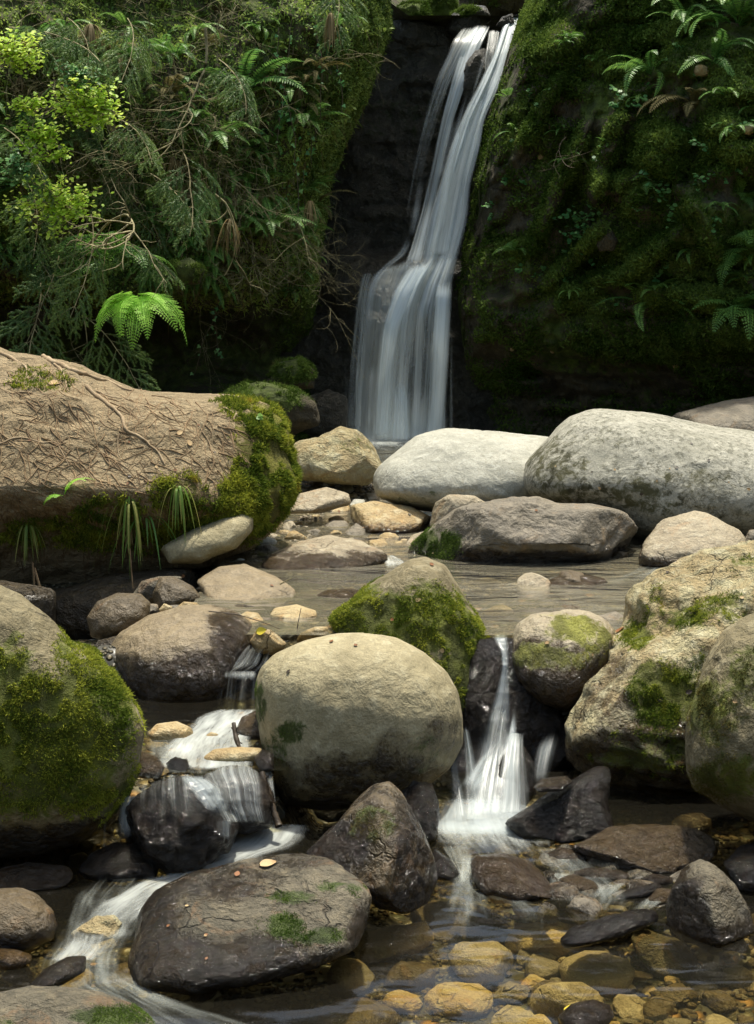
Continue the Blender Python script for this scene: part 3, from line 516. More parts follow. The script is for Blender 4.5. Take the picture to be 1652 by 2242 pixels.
rock(ST, 'flat glittering stone behind the rounded brown wet stone', ST, [(1190, 1872), (1225, 1854), (1275, 1862), (1292, 1880), (1270, 1895), (1215, 1892)], D=5.4, lean=.15, T=.05, mat='slate', seed=65, sub=4, wetz=1)
rock(ST, 'orange stone in the foam below the right cascade', ST, [(1160, 1835), (1180, 1820), (1215, 1824), (1225, 1842), (1200, 1856), (1170, 1852)], D=5.6, lean=.08, mat='gold', seed=67, sub=4, wetz=-1)
rock(ST, 'reddish wet stone in the riffle at lower right', ST, [(1222, 1925), (1255, 1912), (1300, 1930), (1322, 1948), (1310, 1965), (1250, 1955)], D=5.08, lean=.15, T=.05, mat='buff', seed=69, sub=4, wetz=1)
rock(ST, 'long slim wet stone with a dark underside in the riffle', ST, [(1245, 1912), (1290, 1898), (1360, 1905), (1390, 1920), (1370, 1935), (1300, 1932)], D=5.2, lean=.15, T=.05, mat='slate', seed=71, sub=4, wetz=1)
rock(ST, 'thin black stone slanting through the riffle', ST, [(1335, 1968), (1380, 1945), (1440, 1930), (1455, 1942), (1420, 1965), (1350, 1978)], D=5.02, lean=.1, T=.04, mat='dark', seed=73, sub=4, wetz=1)
rock(ST, 'pale shining stone left of the pointed grey rock', ST, [(1410, 1975), (1440, 1945), (1475, 1945), (1482, 1975), (1450, 1990)], D=5.0, lean=.08, T=.05, mat='buff', seed=75, sub=4, wetz=1)
rock(ST, 'brown flat stone above the pale shining stone', ST, [(1400, 1925), (1430, 1912), (1470, 1920), (1480, 1935), (1440, 1945)], D=5.15, T=.05, lean=.1, mat='brown', seed=76, sub=4, wetz=1)
rock(RK, 'pointed olive grey rock with a wet black left face in the lower right corner', RK, [(1458, 2000), (1472, 1945), (1498, 1902), (1532, 1881), (1562, 1895), (1610, 1938), (1642, 1990), (1660, 2040), (1590, 2070), (1500, 2065), (1462, 2035)], D=4.9, lean=.25, T=.15, mat='slab', seed=77, e=.75, sub=5, amp=.03, cuts=[(-.75, -.6, .1, .5), (.5, -.7, .4, .62)], wet=[(1485, 2000, 75, 120), (1560, 2060, 120, 40), (1600, 1960, 60, 60, .45)], wetz=.03)
rock(RK, 'low black log shaped rock lying in the lower right pool', RK, [(1232, 2055), (1255, 2030), (1335, 2005), (1400, 1988), (1436, 1994), (1442, 2018), (1362, 2048), (1290, 2072), (1238, 2076)], D=4.78, lean=.12, T=.06, mat='dark', seed=79, e=.7, sub=5, amp=.05, ridges=.05, wetz=1)
rock(ST, 'glossy purplish brown stone breaking the surface at the bottom edge', ST, [(1222, 2228), (1250, 2198), (1298, 2187), (1338, 2200), (1348, 2225), (1320, 2262), (1245, 2268)], D=4.2, lean=.1, T=.06, mat='brown', seed=81, sub=4, wetz=1)
rock(ST, 'dark stone in the shade behind the pointed grey rock', ST, [(1580, 1890), (1620, 1850), (1700, 1840), (1760, 1900), (1700, 1960), (1620, 1950)], D=5.4, mat='dark', seed=83, sub=4, wetz=1)
# middle distance
rock(B, 'huge earth covered boulder on the left webbed with dry roots, right end mossy', B, [(-620, 830), (-300, 775), (0, 768), (60, 776), (105, 782), (180, 800), (245, 832), (300, 852), (400, 862), (490, 867), (560, 875), (602, 890), (625, 918), (634, 960), (637, 1010), (646, 1075), (632, 1110), (600, 1152), (560, 1195), (500, 1218), (440, 1242), (380, 1250), (320, 1272), (250, 1290), (180, 1295), (80, 1285), (-100, 1290), (-500, 1280), (-680, 1050)],
     D=9.3, lean=.9, T=.85, mat='soil', e=.72, sub=7, amp=.032, seed=91, ridges=.02, sharp=3, cuts=[(0, -.72, -.7, .62)], moss=[(590, 1010, 75, 150), (550, 1110, 80, 80, .9), (530, 890, 60, 30, .6), (395, 1085, 60, 45, .7), (250, 1125, 90, 40, .5), (60, 1170, 130, 50, .5), (330, 1170, 260, 45, .55), (80, 830, 120, 50, .35)], tufts_n=60000, th=.026)
rock(RK, 'black rock in the hollow under the earth covered boulder', RK, [(60, 1420), (80, 1300), (250, 1255), (420, 1240), (440, 1330), (300, 1440)], D=8.7, mat='dark', seed=191)  # black fill rock; its colour stands in for the shade of the hollow
rock(RK, 'black rock far left in the hollow behind the mossy left boulder', RK, [(-250, 1400), (-200, 1290), (0, 1270), (120, 1290), (120, 1420)], D=8.2, mat='dark', seed=192)  # second black fill; its colour carries the shade at far left
rock(RK, 'smooth stone nose sticking out under the earth covered boulder', RK, [(350, 1200), (400, 1170), (500, 1125), (540, 1118), (558, 1135), (552, 1165), (520, 1200), (440, 1232), (370, 1235)], D=8.62, lean=.2, T=.2, mat='tan', seed=92)
rock(B, 'pale rounded boulder behind the slate one, left of the biggest speckled boulder', B, [(818, 1050), (828, 1020), (868, 988), (915, 952), (975, 938), (1080, 944), (1200, 955), (1290, 990), (1290, 1080), (1150, 1120), (1000, 1125), (940, 1120), (878, 1108), (824, 1088)], D=10.7, lean=.5, T=.65, mat='pale', e=.8, sub=6, amp=.02, seed=93, moss=[(900, 1095, 90, 25, .35)])
rock(B, 'biggest pale boulder speckled with dark lichen at the right', B, [(1143, 1040), (1155, 1008), (1200, 958), (1248, 912), (1300, 894), (1380, 897), (1450, 906), (1560, 934), (1652, 946), (1830, 985), (1930, 1060), (1900, 1160), (1760, 1190), (1600, 1185), (1480, 1190), (1400, 1180), (1330, 1145), (1230, 1110), (1150, 1085)], D=10.1, lean=.5, T=.75, mat='spotted', e=.8, sub=6, amp=.02, seed=95, moss=[(1220, 1020, 100, 60, .62), (1330, 1085, 160, 50, .6), (1480, 1080, 160, 60, .45), (1300, 960, 90, 40, .38), (1560, 1130, 100, 40, .4)])
rock(B, 'blue grey boulder at the right edge under the cliff', B, [(1440, 960), (1470, 908), (1540, 890), (1600, 873), (1652, 868), (1780, 870), (1900, 920), (1900, 1020), (1500, 1020)], D=12.0, lean=.5, T=.6, mat='slate', seed=97, e=.75, facets=4)
rock(B, 'long grey brown slate boulder with a dark mossy left end lying in the middle pool', B, [(862, 1232), (888, 1200), (945, 1152), (1000, 1112), (1060, 1100), (1120, 1088), (1180, 1085), (1225, 1102), (1300, 1102), (1362, 1120), (1398, 1158), (1408, 1192), (1392, 1235), (1340, 1258), (1250, 1256), (1100, 1262), (980, 1262), (900, 1250)],
     D=9.0, lean=.45, T=.42, mat='slate', e=.66, sub=6, amp=.035, seed=99, ridges=.03, sharp=2, facets=10, wet=[(1150, 1200, 120, 60, .35), (1000, 1235, 150, 40, .6)], cuts=[(-.55, -.85, .1, .66), (0, -.75, .65, .70), (.1, -.6, -.8, .55)], moss=[(950, 1190, 75, 42, .75)], wetz=.56, tufts_n=5000, tufm='mossdark', th=.012)
rock(RK, 'pinkish stone slab leaning behind the slate boulder', RK, [(940, 1155), (950, 1100), (982, 1083), (1040, 1085), (1075, 1105), (1070, 1150)], D=9.9, mat='buff', seed=101, facets=3)
rock(RK, 'buff rock with a ridge of orange lying in the water right of the slate boulder', RK, [(1398, 1238), (1410, 1192), (1450, 1142), (1520, 1121), (1548, 1126), (1582, 1142), (1620, 1160), (1640, 1200), (1640, 1245), (1500, 1248)], D=8.85, lean=.5, T=.2, mat='buff', e=.7, seed=103, facets=5, ridges=.05, wetz=.56)
rock(ST, 'small dark stones wedged beside the little trickle at the right edge', ST, [(1625, 1190), (1640, 1160), (1680, 1155), (1700, 1200), (1660, 1225)], D=9.0, mat='slate', seed=104, sub=4)
rock(RK, 'white topped rock with an orange left face beside the upper pool', RK, [(630, 1030), (634, 980), (650, 966), (700, 957), (745, 934), (780, 943), (812, 965), (840, 1010), (838, 1035), (805, 1065), (740, 1062), (680, 1055), (640, 1045)], D=11.7, lean=.3, T=.36, mat='lichen', e=.78, seed=105, facets=3, amp=.04, moss=[(770, 975, 50, 25, .45)])
rock(RK, 'pointed stone with bright moss on its face below the white topped rock', RK, [(642, 1055), (680, 1032), (712, 1009), (738, 1040), (770, 1062), (760, 1080), (690, 1082), (650, 1078)], wz=.5, lean=.15, mat='pale', seed=107, facets=2, moss=[(705, 1055, 35, 28)], tufts_n=2500, tufm='mossdark', th=.012)
rock(ST, 'flat buff rock at the edge of the shoal beside the earth covered boulder', ST, [(630, 1125), (655, 1080), (715, 1066), (765, 1080), (770, 1105), (700, 1125)], D=10.4, lean=.3, T=.14, mat='buff', seed=109, facets=3)
rock(ST, 'orange white stone on the shoal between two flat rocks', ST, [(700, 1112), (718, 1085), (758, 1092), (768, 1118), (740, 1132)], wz=.5, mat='gold', seed=111, facets=2, sub=4)
rock(ST, 'orange brown stone against the left side of the pale rounded boulder', ST, [(762, 1075), (790, 1055), (830, 1048), (850, 1065), (845, 1095), (790, 1096)], wz=.5, mat='gold', seed=113, facets=3, sub=4)
rock(ST, 'grey pebble stone tucked behind the orange white stone', ST, [(762, 1110), (775, 1092), (798, 1094), (802, 1112), (780, 1118)], wz=.5, mat='pale', seed=114, sub=4)
rock(RK, 'blocky golden brown rock with a flat top in front of the pale rounded boulder', RK, [(764, 1138), (768, 1106), (820, 1097), (900, 1108), (946, 1132), (935, 1162), (862, 1175), (800, 1168)], wz=.5, lean=.35, T=.2, mat='gold', e=.66, seed=115, facets=4, amp=.04, wetz=.53, cuts=[(-.1, -.4, .9, .7)])
rock(ST, 'dark grey flat stone on the shoal', ST, [(698, 1158), (728, 1138), (758, 1140), (770, 1156), (740, 1164)], wz=.5, mat='slate', seed=117, sub=4, facets=2)
rock(ST, 'small grey angular stone right of the dark grey flat one', ST, [(752, 1168), (780, 1145), (802, 1158), (800, 1178), (770, 1180)], wz=.5, mat='slate', seed=119, sub=4, facets=3)
rock(ST, 'thin black stone in the water below the blocky golden brown rock', ST, [(808, 1172), (830, 1162), (880, 1164), (905, 1172), (860, 1180)], wz=.5, mat='dark', seed=120, sub=4, wetz=1)
rock(ST, 'dull pink stone at the left foot of the slate boulder', ST, [(885, 1195), (905, 1170), (940, 1160), (945, 1190), (905, 1205)], wz=.5, mat='buff', seed=122, sub=4)
rock(RK, 'flat pinkish white rock with a black waterline in the middle pool', RK, [(568, 1245), (588, 1215), (648, 1186), (720, 1171), (790, 1184), (842, 1208), (850, 1232), (765, 1250), (650, 1258)], wz=.5, lean=.55, T=.12, mat='buff', e=.66, seed=121, facets=3, amp=.035, wetz=.545, sharp=2)
rock(ST, 'thin pale stone awash in the middle pool left of the mossy pyramid', ST, [(685, 1308), (715, 1291), (770, 1288), (805, 1296), (800, 1316), (740, 1318)], wz=.5, lean=.12, T=.06, mat='buff', seed=123, sub=4, wetz=1)
rock(ST, 'thin reddish stone awash in the middle pool below the slate boulder', ST, [(1182, 1277), (1220, 1262), (1290, 1258), (1335, 1270), (1320, 1286), (1240, 1292)], wz=.5, lean=.14, T=.06, mat='buff', seed=125, sub=4, wetz=1)
rock(RK, 'smooth olive brown flagstone at the near left bank of the middle pool', RK, [(428, 1272), (478, 1241), (535, 1234), (600, 1260), (645, 1290), (648, 1315), (585, 1332), (505, 1332), (455, 1322)], D=7.95, lean=.5, T=.18, mat='oval', e=.68, seed=127, facets=3, amp=.03, cuts=[(.2, -.3, .9, .75)])
rock(ST, 'rough orange brown stone left of the olive flagstone', ST, [(333, 1305), (350, 1264), (380, 1262), (425, 1285), (442, 1310), (385, 1335), (340, 1330)], D=7.75, lean=.15, mat='brown', seed=129, facets=3)
rock(ST, 'shaded olive stone behind the rough orange brown one', ST, [(288, 1305), (310, 1272), (350, 1262), (400, 1262), (380, 1320), (310, 1330)], D=8.1, mat='slab', seed=131)
rock(ST, 'smooth dark brown egg shaped stone above the oval boulder', ST, [(190, 1352), (212, 1317), (258, 1298), (308, 1299), (330, 1320), (328, 1352), (292, 1385), (240, 1404), (200, 1395)], D=7.45, lean=.12, mat='brown', seed=133, amp=.015, e=.88)
rock(ST, 'small orange pebble stone beside the egg shaped stone', ST, [(348, 1335), (360, 1321), (378, 1328), (376, 1345), (355, 1350)], D=7.4, mat='gold', seed=135, sub=4)
rock(ST, 'small flat yellow stone under the olive flagstone', ST, [(385, 1332), (402, 1317), (432, 1319), (440, 1330), (410, 1340)], D=7.45, mat='gold', seed=137, sub=4)
rock(ST, 'thin dark slate under the right end of the olive flagstone', ST, [(500, 1332), (520, 1322), (575, 1328), (590, 1342), (560, 1350), (515, 1342)], D=7.5, lean=.1, T=.06, mat='dark', seed=139, sub=4)
rock(ST, 'yellow stone half sunk behind the oval boulder', ST, [(520, 1352), (540, 1338), (565, 1342), (582, 1362), (550, 1372)], wz=.5, mat='gold', seed=141, sub=4, lean=.1, T=.05)
rock(ST, 'flat yellow stone awash near the head of the left cascade', ST, [(588, 1350), (604, 1330), (650, 1323), (692, 1336), (696, 1352), (640, 1364)], wz=.5, lean=.2, T=.06, mat='gold', seed=143, sub=4)
rock(ST, 'orange brown stone carrying a yellow leaf on the left spill', ST, [(548, 1405), (565, 1376), (592, 1378), (628, 1408), (622, 1425), (595, 1434), (560, 1428)], D=6.8, mat='gold', seed=145, sub=5, facets=3)
rock(ST, 'brown banded stone behind the round boulder top', ST, [(645, 1405), (660, 1385), (690, 1372), (718, 1372), (722, 1392), (700, 1410)], D=6.95, mat='gold', seed=147, sub=4, facets=2)
rock(RK, 'wet black rock under the thin left spill below the oval boulder', RK, [(478, 1500), (500, 1440), (545, 1400), (590, 1410), (610, 1470), (600, 1560), (520, 1575), (480, 1550)], D=6.88, lean=.2, T=.13, mat='dark', seed=149, wetz=3, amp=.04)
rock(RK, 'tall black wet rock behind the narrow spill of the right cascade', RK, [(985, 1700), (1000, 1500), (1050, 1405), (1130, 1400), (1200, 1440), (1240, 1600), (1220, 1740), (1050, 1760)], D=6.70, lean=.25, T=.13, mat='dark', seed=152, wetz=3, amp=.05, ridges=.04)
rock(RK, 'black rock in the shadow under the round boulder', RK, [(600, 1790), (590, 1700), (700, 1680), (900, 1680), (960, 1720), (900, 1820), (700, 1820)], D=6.5, lean=.2, T=.2, mat='dark', seed=153, wetz=1)  # added black mass; its colour stands for the shadow below the boulder
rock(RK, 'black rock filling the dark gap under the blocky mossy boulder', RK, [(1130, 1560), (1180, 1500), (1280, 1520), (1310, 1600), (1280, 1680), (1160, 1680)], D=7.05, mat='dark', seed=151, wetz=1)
# around the pool foot, on the cliffs and above the fall
for i, (lab, pl, D_, mt, mo) in enumerate([
    ('low mossy boulder in shade at the foot of the left bank beside the fall', [(470, 900), (500, 845), (560, 838), (640, 850), (690, 880), (700, 930), (600, 960), (500, 950)], 13.0, 'cliffL', [(580, 860, 110, 40)]),
    ('round mossy boulder in deep shade under the left bank', [(580, 840), (610, 795), (660, 785), (690, 810), (690, 850), (620, 860)], 13.6, 'cliffL', [(640, 810, 50, 30)]),
    ('mossy boulder bulging from the left bank above the dark hollow', [(345, 605), (375, 570), (420, 562), (450, 590), (440, 620), (380, 625)], 13.2, 'cliffL', [(400, 580, 50, 40)]),
    ('black boulder at the foot of the fall left of the spray', [(640, 930), (670, 870), (720, 850), (760, 870), (760, 940), (700, 965)], 14.6, 'cliffF', []),
    ('mossy ledge stone sticking out of the right cliff', [(1288, 420), (1310, 392), (1350, 378), (1385, 382), (1380, 402), (1340, 425), (1300, 436)], 13.55, 'cliffR', [(1330, 395, 50, 18)]),
    ('rounded brown stone below the mossy ledge stone on the right cliff', [(1345, 440), (1360, 408), (1395, 400), (1420, 420), (1415, 445), (1370, 455)], 13.5, 'cliffR', [(1390, 410, 30, 12)]),
    ('small mossy boulder on the right cliff near the pennywort', [(1305, 535), (1315, 505), (1340, 500), (1355, 525), (1345, 550), (1315, 550)], 13.5, 'cliffR', []),
    ('dark rock ledge at the left of the lip of the fall', [(840, 75), (860, 45), (920, 40), (985, 60), (990, 100), (900, 115)], 16.75, 'cliffF', []),
    ('mossy boulder beside the lip of the fall, left of the two', [(868, 60), (872, 15), (900, 0), (935, 8), (945, 40), (940, 65)], 17.0, 'cliffR', [(905, 20, 45, 30)]),
    ('mossy boulder beside the lip of the fall, nearer the water', [(930, 50), (940, 0), (975, -30), (1000, -10), (1000, 45), (960, 55)], 17.6, 'cliffR', [(965, 10, 45, 40)]),
    ('dark boulder standing at the very lip of the fall', [(975, 68), (990, 30), (1030, 12), (1065, 14), (1080, 40), (1060, 62), (1000, 85)], 16.6, 'cliffF', [(1020, 25, 30, 12, .6)]),
    ('black wet stone parting the water at the lip', [(1085, 58), (1100, 36), (1122, 30), (1128, 48), (1110, 62)], 16.3, 'cliffF', []),
    ('dark mossy boulder behind the lip of the fall', [(1000, 40), (1010, -30), (1060, -70), (1140, -60), (1160, 10), (1120, 40)], 18.2, 'cliffR', [(1080, -20, 60, 40, .6)]),
    ('black wet rock dividing the upper fall', [(1010, 200), (1020, 140), (1040, 110), (1065, 105), (1072, 150), (1060, 190), (1030, 215)], 15.9, 'cliffF', []),
    ('dark rounded step where the middle of the fall spreads', [(905, 610), (930, 570), (965, 560), (985, 600), (960, 650), (920, 650)], 15.3, 'cliffF', [])]):
    rock(B if 'boulder' in lab else RK if 'rock' in lab or 'step' in lab else ST, lab, B if 'boulder' in lab else 'rock', pl, D=D_, mat=mt, seed=200 + i, sub=5, amp=.05, facets=2, moss=mo, tufts_n=3500 if mo else 0, tufm='mossdark', th=.03)
for i, (lab, u, v, r) in enumerate([('small ochre stone stuck in the middle of the right cliff', 1185, 343, 9), ('ochre stone high in the right cliff', 1537, 155, 19), ('ochre stone at the right edge of the cliff', 1640, 283, 17), ('brown knob of stone in the right cliff below the round one', 1122, 765, 6), ('pale chip of stone above the pale boulders', 1210, 770, 5), ('tan stone chip low on the right cliff', 1480, 800, 8)]):
    q = [(u + r * math.cos(a) * random.uniform(.85, 1.2), v + r * .8 * math.sin(a) * random.uniform(.8, 1.2)) for a in np.linspace(0, 2 * math.pi, 9)[:-1]]
    P = None
    rock(ST, lab, ST, q, D=13.2, mat='gold', seed=230 + i, sub=3)
    ROCKS[lab]['_pix'] = (u, v)

# ------------------------------------------------------------------ ray casting from the camera onto what is built
def bvh_of(objs):
    V = []; F = []; n = 0
    for o in objs:
        v = verts(o); o.data.calc_loop_triangles(); t = np.empty(len(o.data.loop_triangles) * 3, np.int32); o.data.loop_triangles.foreach_get('vertices', t)
        V.append(v); F.append(t.reshape(-1, 3) + n); n += len(v)
    return BVHTree.FromPolygons(np.concatenate(V).tolist(), np.concatenate(F).tolist())
O = Vector((0, 0, CAMH))
def cast(bv, u, v):
    d = Vector(at(u, v, 10.0)) - O; d.normalize(); h = bv.ray_cast(O, d)
    return (h[0], h[1]) if h[0] is not None else (None, None)
bCL = bvh_of([cL, cR, cF]); rocks_all = list(ROCKS.values()); bRK = bvh_of(rocks_all)
earth = ROCKS['huge earth covered boulder on the left webbed with dry roots, right end mossy']; bEA = bvh_of([earth])
for lab, o in ROCKS.items():                               # seat the loose cliff stones in the cliff surface
    if '_pix' in o.keys():
        u, v = o['_pix']; h, n_ = cast(bCL, u, v); del o['_pix']
        if h: 
            V = verts(o); k = h.y / V[:, 1].mean(); c = V.mean(0); tgt = np.array(h)
            V = (V - c) * k + tgt; o.data.vertices.foreach_set('co', V.astype(np.float32).ravel()); o.data.update()

# ------------------------------------------------------------------ water in motion: thin curved sheets with streaks along the flow
def sheet(name, rows, mat, label=None, cat='cascade', parent=None, nu=28, nv=90, bulge=.03, fold=.02, drape=None, fade=(.08, .08), seed=1, zlev=None, edge=.22, skew=0.0):
    a = np.array(rows, float)                              # v, uL, uR, D (or None=0 with zlev), alpha
    t0 = np.arange(len(a)); t = np.linspace(0, len(a) - 1, nv); R = np.stack([np.interp(t, t0, a[:, i]) for i in range(a.shape[1])], -1)
    k = max(3, nv // len(a)) | 1
    Rs = R.copy()
    for i in range(a.shape[1]):
        s_ = smooth1(R[:, i], k); s_[0] = R[0, i]; s_[-1] = R[-1, i]; Rs[:, i] = s_
    s = np.linspace(0, 1, nu); S, _ = np.meshgrid(s, t); U = Rs[:, 1:2] + (Rs[:, 2:3] - Rs[:, 1:2]) * S; Vv = np.broadcast_to(Rs[:, 0:1], S.shape)
    wob = noise(np.stack([t * .13, 0 * t + seed, 0 * t], -1), seed)[:, None] * 3
    U = U + wob
    if zlev is not None:
        P = at(U, Vv, dz(Vv, zlev)); P[..., 2] += .008 * fbm(P * 6, 3, seed)
    else:
        D = np.broadcast_to(Rs[:, 3:4], S.shape) - bulge * np.sin(math.pi * S)
        D = D + fold * fbm(np.stack([S * 6 + seed, 0 * S + t[:, None] * .02, 0 * S], -1), 3, seed)
        if drape is not None:
            DD = D.copy()
            for i in range(nv):
                for j in range(nu):
                    h, _n = cast(drape, U[i, j], Vv[i, j])
                    if h is not None and h.y < D[i, j] + .25 and h.y > D[i, j] - .35: DD[i, j] = h.y - .012
            for _ in range(3): DD[1:-1] = np.minimum(DD[1:-1], (DD[:-2] + DD[1:-1] + DD[2:]) / 3)
            D = DD
        P = at(U, Vv, D)
    al = np.broadcast_to(Rs[:, 4:5], S.shape) * sstep(0, edge, S) * sstep(1, 1 - edge, S)
    tt = (t / t[-1])[:, None]; al = al * sstep(0, max(fade[0], 1e-3), tt - skew * (1 - S) ** 2) * sstep(1, 1 - max(fade[1], 1e-3), tt)
    lenv = np.r_[0, np.cumsum(np.linalg.norm(np.diff(P[:, nu // 2], axis=0), axis=1))]; wid = np.linalg.norm(P[:, -1] - P[:, 0], axis=1).mean()
    uv = np.stack([S * wid + seed * 3.7, np.broadcast_to(lenv[:, None], S.shape) + seed], -1)
    o = mesh_np(name, P, grid(nu, nv), M[mat], parent, {'alpha': al}, uv.reshape(-1, 2))
    if label: tag(o, label, cat)
    return o
fall = tag(empty('waterfall', at(880, 970, 15.0)), 'tall white silky waterfall sliding down the black rock into the pool', 'waterfall')
def fs(rows, mat='fall', seed=1, **k): return sheet('water_strand', rows, mat, parent=fall, seed=seed, **k)
# v, uL, uR, D, alpha
fs([(52, 1018, 1050, 16.4, .7), (90, 985, 1040, 16.0, .8), (180, 948, 992, 15.85, .65), (260, 926, 965, 15.8, .5), (350, 905, 938, 15.7, .42), (450, 888, 915, 15.6, .34), (560, 876, 902, 15.4, .3)], 'veil', 2, nv=140)
fs([(48, 1040, 1085, 16.4, .9), (90, 1012, 1065, 16.05, .85), (170, 988, 1032, 15.8, .8), (260, 965, 1000, 15.7, .8), (360, 945, 975, 15.6, .7), (450, 925, 962, 15.5, .65), (540, 900, 940, 15.3, .6), (590, 880, 930, 15.15, .5)], 'fall', 3, nv=140)
fs([(60, 1070, 1100, 16.3, .8), (110, 1062, 1092, 15.9, .55), (180, 1050, 1085, 15.7, .5), (240, 1030, 1070, 15.6, .6)], 'veil', 4)
fs([(28, 1118, 1142, 16.5, .9), (60, 1096, 1132, 16.2, 1), (120, 1078, 1112, 15.9, 1), (190, 1040, 1096, 15.65, 1), (260, 1005, 1064, 15.5, 1), (320, 980, 1056, 15.4, 1), (400, 955, 1034, 15.3, .85), (480, 928, 1030, 15.2, .8), (560, 915, 1008, 15.1, .85), (620, 890, 998, 15.0, .85), (680, 880, 992, 14.92, .6)], 'fall', 5, nv=160, nu=40, bulge=.05, fold=.07, edge=.2, fade=(.04, .25))
fs([(200, 1030, 1080, 15.55, .6), (300, 995, 1045, 15.4, .8), (400, 965, 1020, 15.25, .8), (500, 945, 1000, 15.1, .8), (570, 930, 990, 15.0, .8)], 'veil', 6, nv=120)
fs([(560, 868, 905, 15.15, .2), (575, 838, 935, 15.05, .7), (595, 812, 950, 15.0, .7), (640, 794, 935, 14.95, .8), (700, 786, 925, 14.92, .75), (800, 778, 905, 14.9, .72), (900, 768, 900, 14.9, .8), (975, 765, 905, 14.9, .9)], 'soft', 7, nv=140, nu=60, bulge=.06, fold=.07, edge=.12, skew=.22, fade=(.2, .03))
fs([(520, 935, 1015, 15.08, .5), (570, 915, 1006, 14.98, .75), (620, 872, 998, 14.88, .75), (680, 842, 990, 14.8, .62), (760, 826, 992, 14.78, .55), (860, 818, 990, 14.76, .6), (975, 812, 985, 14.76, .95)], 'fall', 8, nv=130, nu=60, bulge=.05, fold=.10, edge=.14, skew=.15, fade=(.2, .03))
fs([(590, 950, 998, 14.9, .7), (650, 945, 992, 14.75, 1), (750, 935, 990, 14.7, 1), (850, 930, 985, 14.7, .9), (975, 920, 978, 14.7, .9)], 'fall', 9, nv=100, edge=.35, fade=(.25, .03))
fs([(560, 905, 960, 15.0, .3), (590, 880, 960, 14.9, .9), (640, 852, 925, 14.8, .95), (720, 828, 890, 14.72, .85), (820, 818, 872, 14.7, .7), (970, 808, 862, 14.7, .8)], 'fall', 10, nv=110, edge=.35, skew=.1, fade=(.2, .03))
fs([(830, 862, 895, 14.66, .3), (880, 860, 898, 14.62, .9), (972, 855, 900, 14.6, 1)], 'fall', 11)
fs([(760, 752, 772, 15.0, .25), (860, 748, 778, 14.95, .35), (970, 742, 785, 14.9, .5)], 'veil', 12)
fs([(700, 984, 994, 14.9, .3), (850, 984, 994, 14.85, .45), (970, 982, 994, 14.8, .5)], 'veil', 13)
fs([(590, 795, 825, 15.05, .5), (640, 784, 810, 15.0, .65), (800, 766, 800, 14.9, .6), (965, 754, 800, 14.85, .7)], 'veil', 14)
FL = interp([(40, 1030), (80, 1000), (110, 975), (180, 945), (260, 925), (350, 905), (450, 890), (550, 876), (580, 830), (600, 805), (640, 790), (700, 784), (800, 776), (900, 768), (975, 764)])
FR_ = interp([(30, 1138), (100, 1112), (180, 1094), (260, 1062), (320, 1054), (400, 1032), (480, 1028), (560, 1008), (620, 994), (700, 988), (975, 988)])
FD = interp([(30, 16.4), (100, 15.9), (200, 15.6), (400, 15.25), (560, 15.0), (640, 14.85), (800, 14.7), (975, 14.68)])
for k_ in range(20):
    r_ = random.Random(40 + k_); s_ = r_.random() ** .8; v0 = r_.uniform(60, 820); L_ = r_.uniform(120, 420); w_ = r_.uniform(8, 24)
    rows = []
    for q_ in np.linspace(0, 1, 6):
        v_ = min(972, v0 + L_ * q_); u_ = FL(v_) + (FR_(v_) - FL(v_)) * (.06 + .88 * s_); rows.append((v_, u_ - w_, u_ + w_, FD(v_) - .06, .3 + .3 * r_.random()))
    fs(rows, 'soft', 400 + k_, nu=16, nv=60, edge=.5, fade=(.3, .2))
fs([(880, 735, 1010, 14.6, .0), (930, 730, 1010, 14.58, .3), (960, 725, 1015, 14.55, .75), (978, 720, 1020, 14.5, .9)], 'mist', 60, nu=50, nv=30, edge=.35, fade=(.3, .01))
sheet('foam', [(952, 740, 950, 0, .25), (962, 730, 985, 0, .95), (972, 740, 990, 0, .85), (985, 760, 980, 0, .45), (1000, 800, 960, 0, .15)], 'foam', parent=fall, zlev=.615, nu=60, nv=30, fade=(.1, .3))
# right cascade
cs = tag(empty('cascade', at(1080, 1790, 6.2)), 'right hand cascade pouring through the notch between the mossy pyramid and the blocky boulder', 'cascade')
def rs(rows, mat='fall', seed=1, **k): return sheet('water_strand', rows, mat, parent=cs, seed=seed, **k)
rs([(1382, 1068, 1118, 6.970, 0.5), (1398, 1074, 1116, 6.900, 0.75), (1425, 1092, 1116, 6.833, 0.65), (1460, 1096, 1116, 6.778, 0.7), (1510, 1082, 1122, 6.704, 0.7), (1570, 1058, 1130, 6.602, 0.68), (1640, 1030, 1140, 6.474, 0.6), (1720, 1000, 1150, 6.298, 0.5)], 'soft', 21, nv=120, nu=40, drape=bRK, edge=.4)
rs([(1460, 1098, 1114, 6.758, 0.7), (1560, 1072, 1118, 6.589, 0.5), (1660, 1050, 1110, 6.390, 0.4)], 'veil', 22)
rs([(1600, 1100, 1160, 6.082, 0.5), (1625, 1098, 1158, 5.984, 0.9), (1680, 1080, 1166, 5.876, 0.9), (1740, 1066, 1176, 5.785, 0.8), (1790, 1050, 1180, 5.700, 0.8)], 'veil', 23, nu=44, bulge=.08, edge=.45)
rs([(1620, 1068, 1120, 6.118, 0.3), (1680, 1050, 1110, 5.976, 0.6), (1790, 1030, 1100, 5.750, 0.7)], 'veil', 24)
rs([(1585, 1008, 1026, 6.1, .5), (1660, 1010, 1046, 6.0, .6), (1730, 1005, 1070, 5.88, .6), (1795, 1000, 1090, 5.75, .6)], 'soft', 25, edge=.45)
rs([(1650, 978, 1000, 6.05, .4), (1720, 975, 1020, 5.9, .5), (1795, 965, 1045, 5.75, .5)], 'soft', 26, edge=.45)
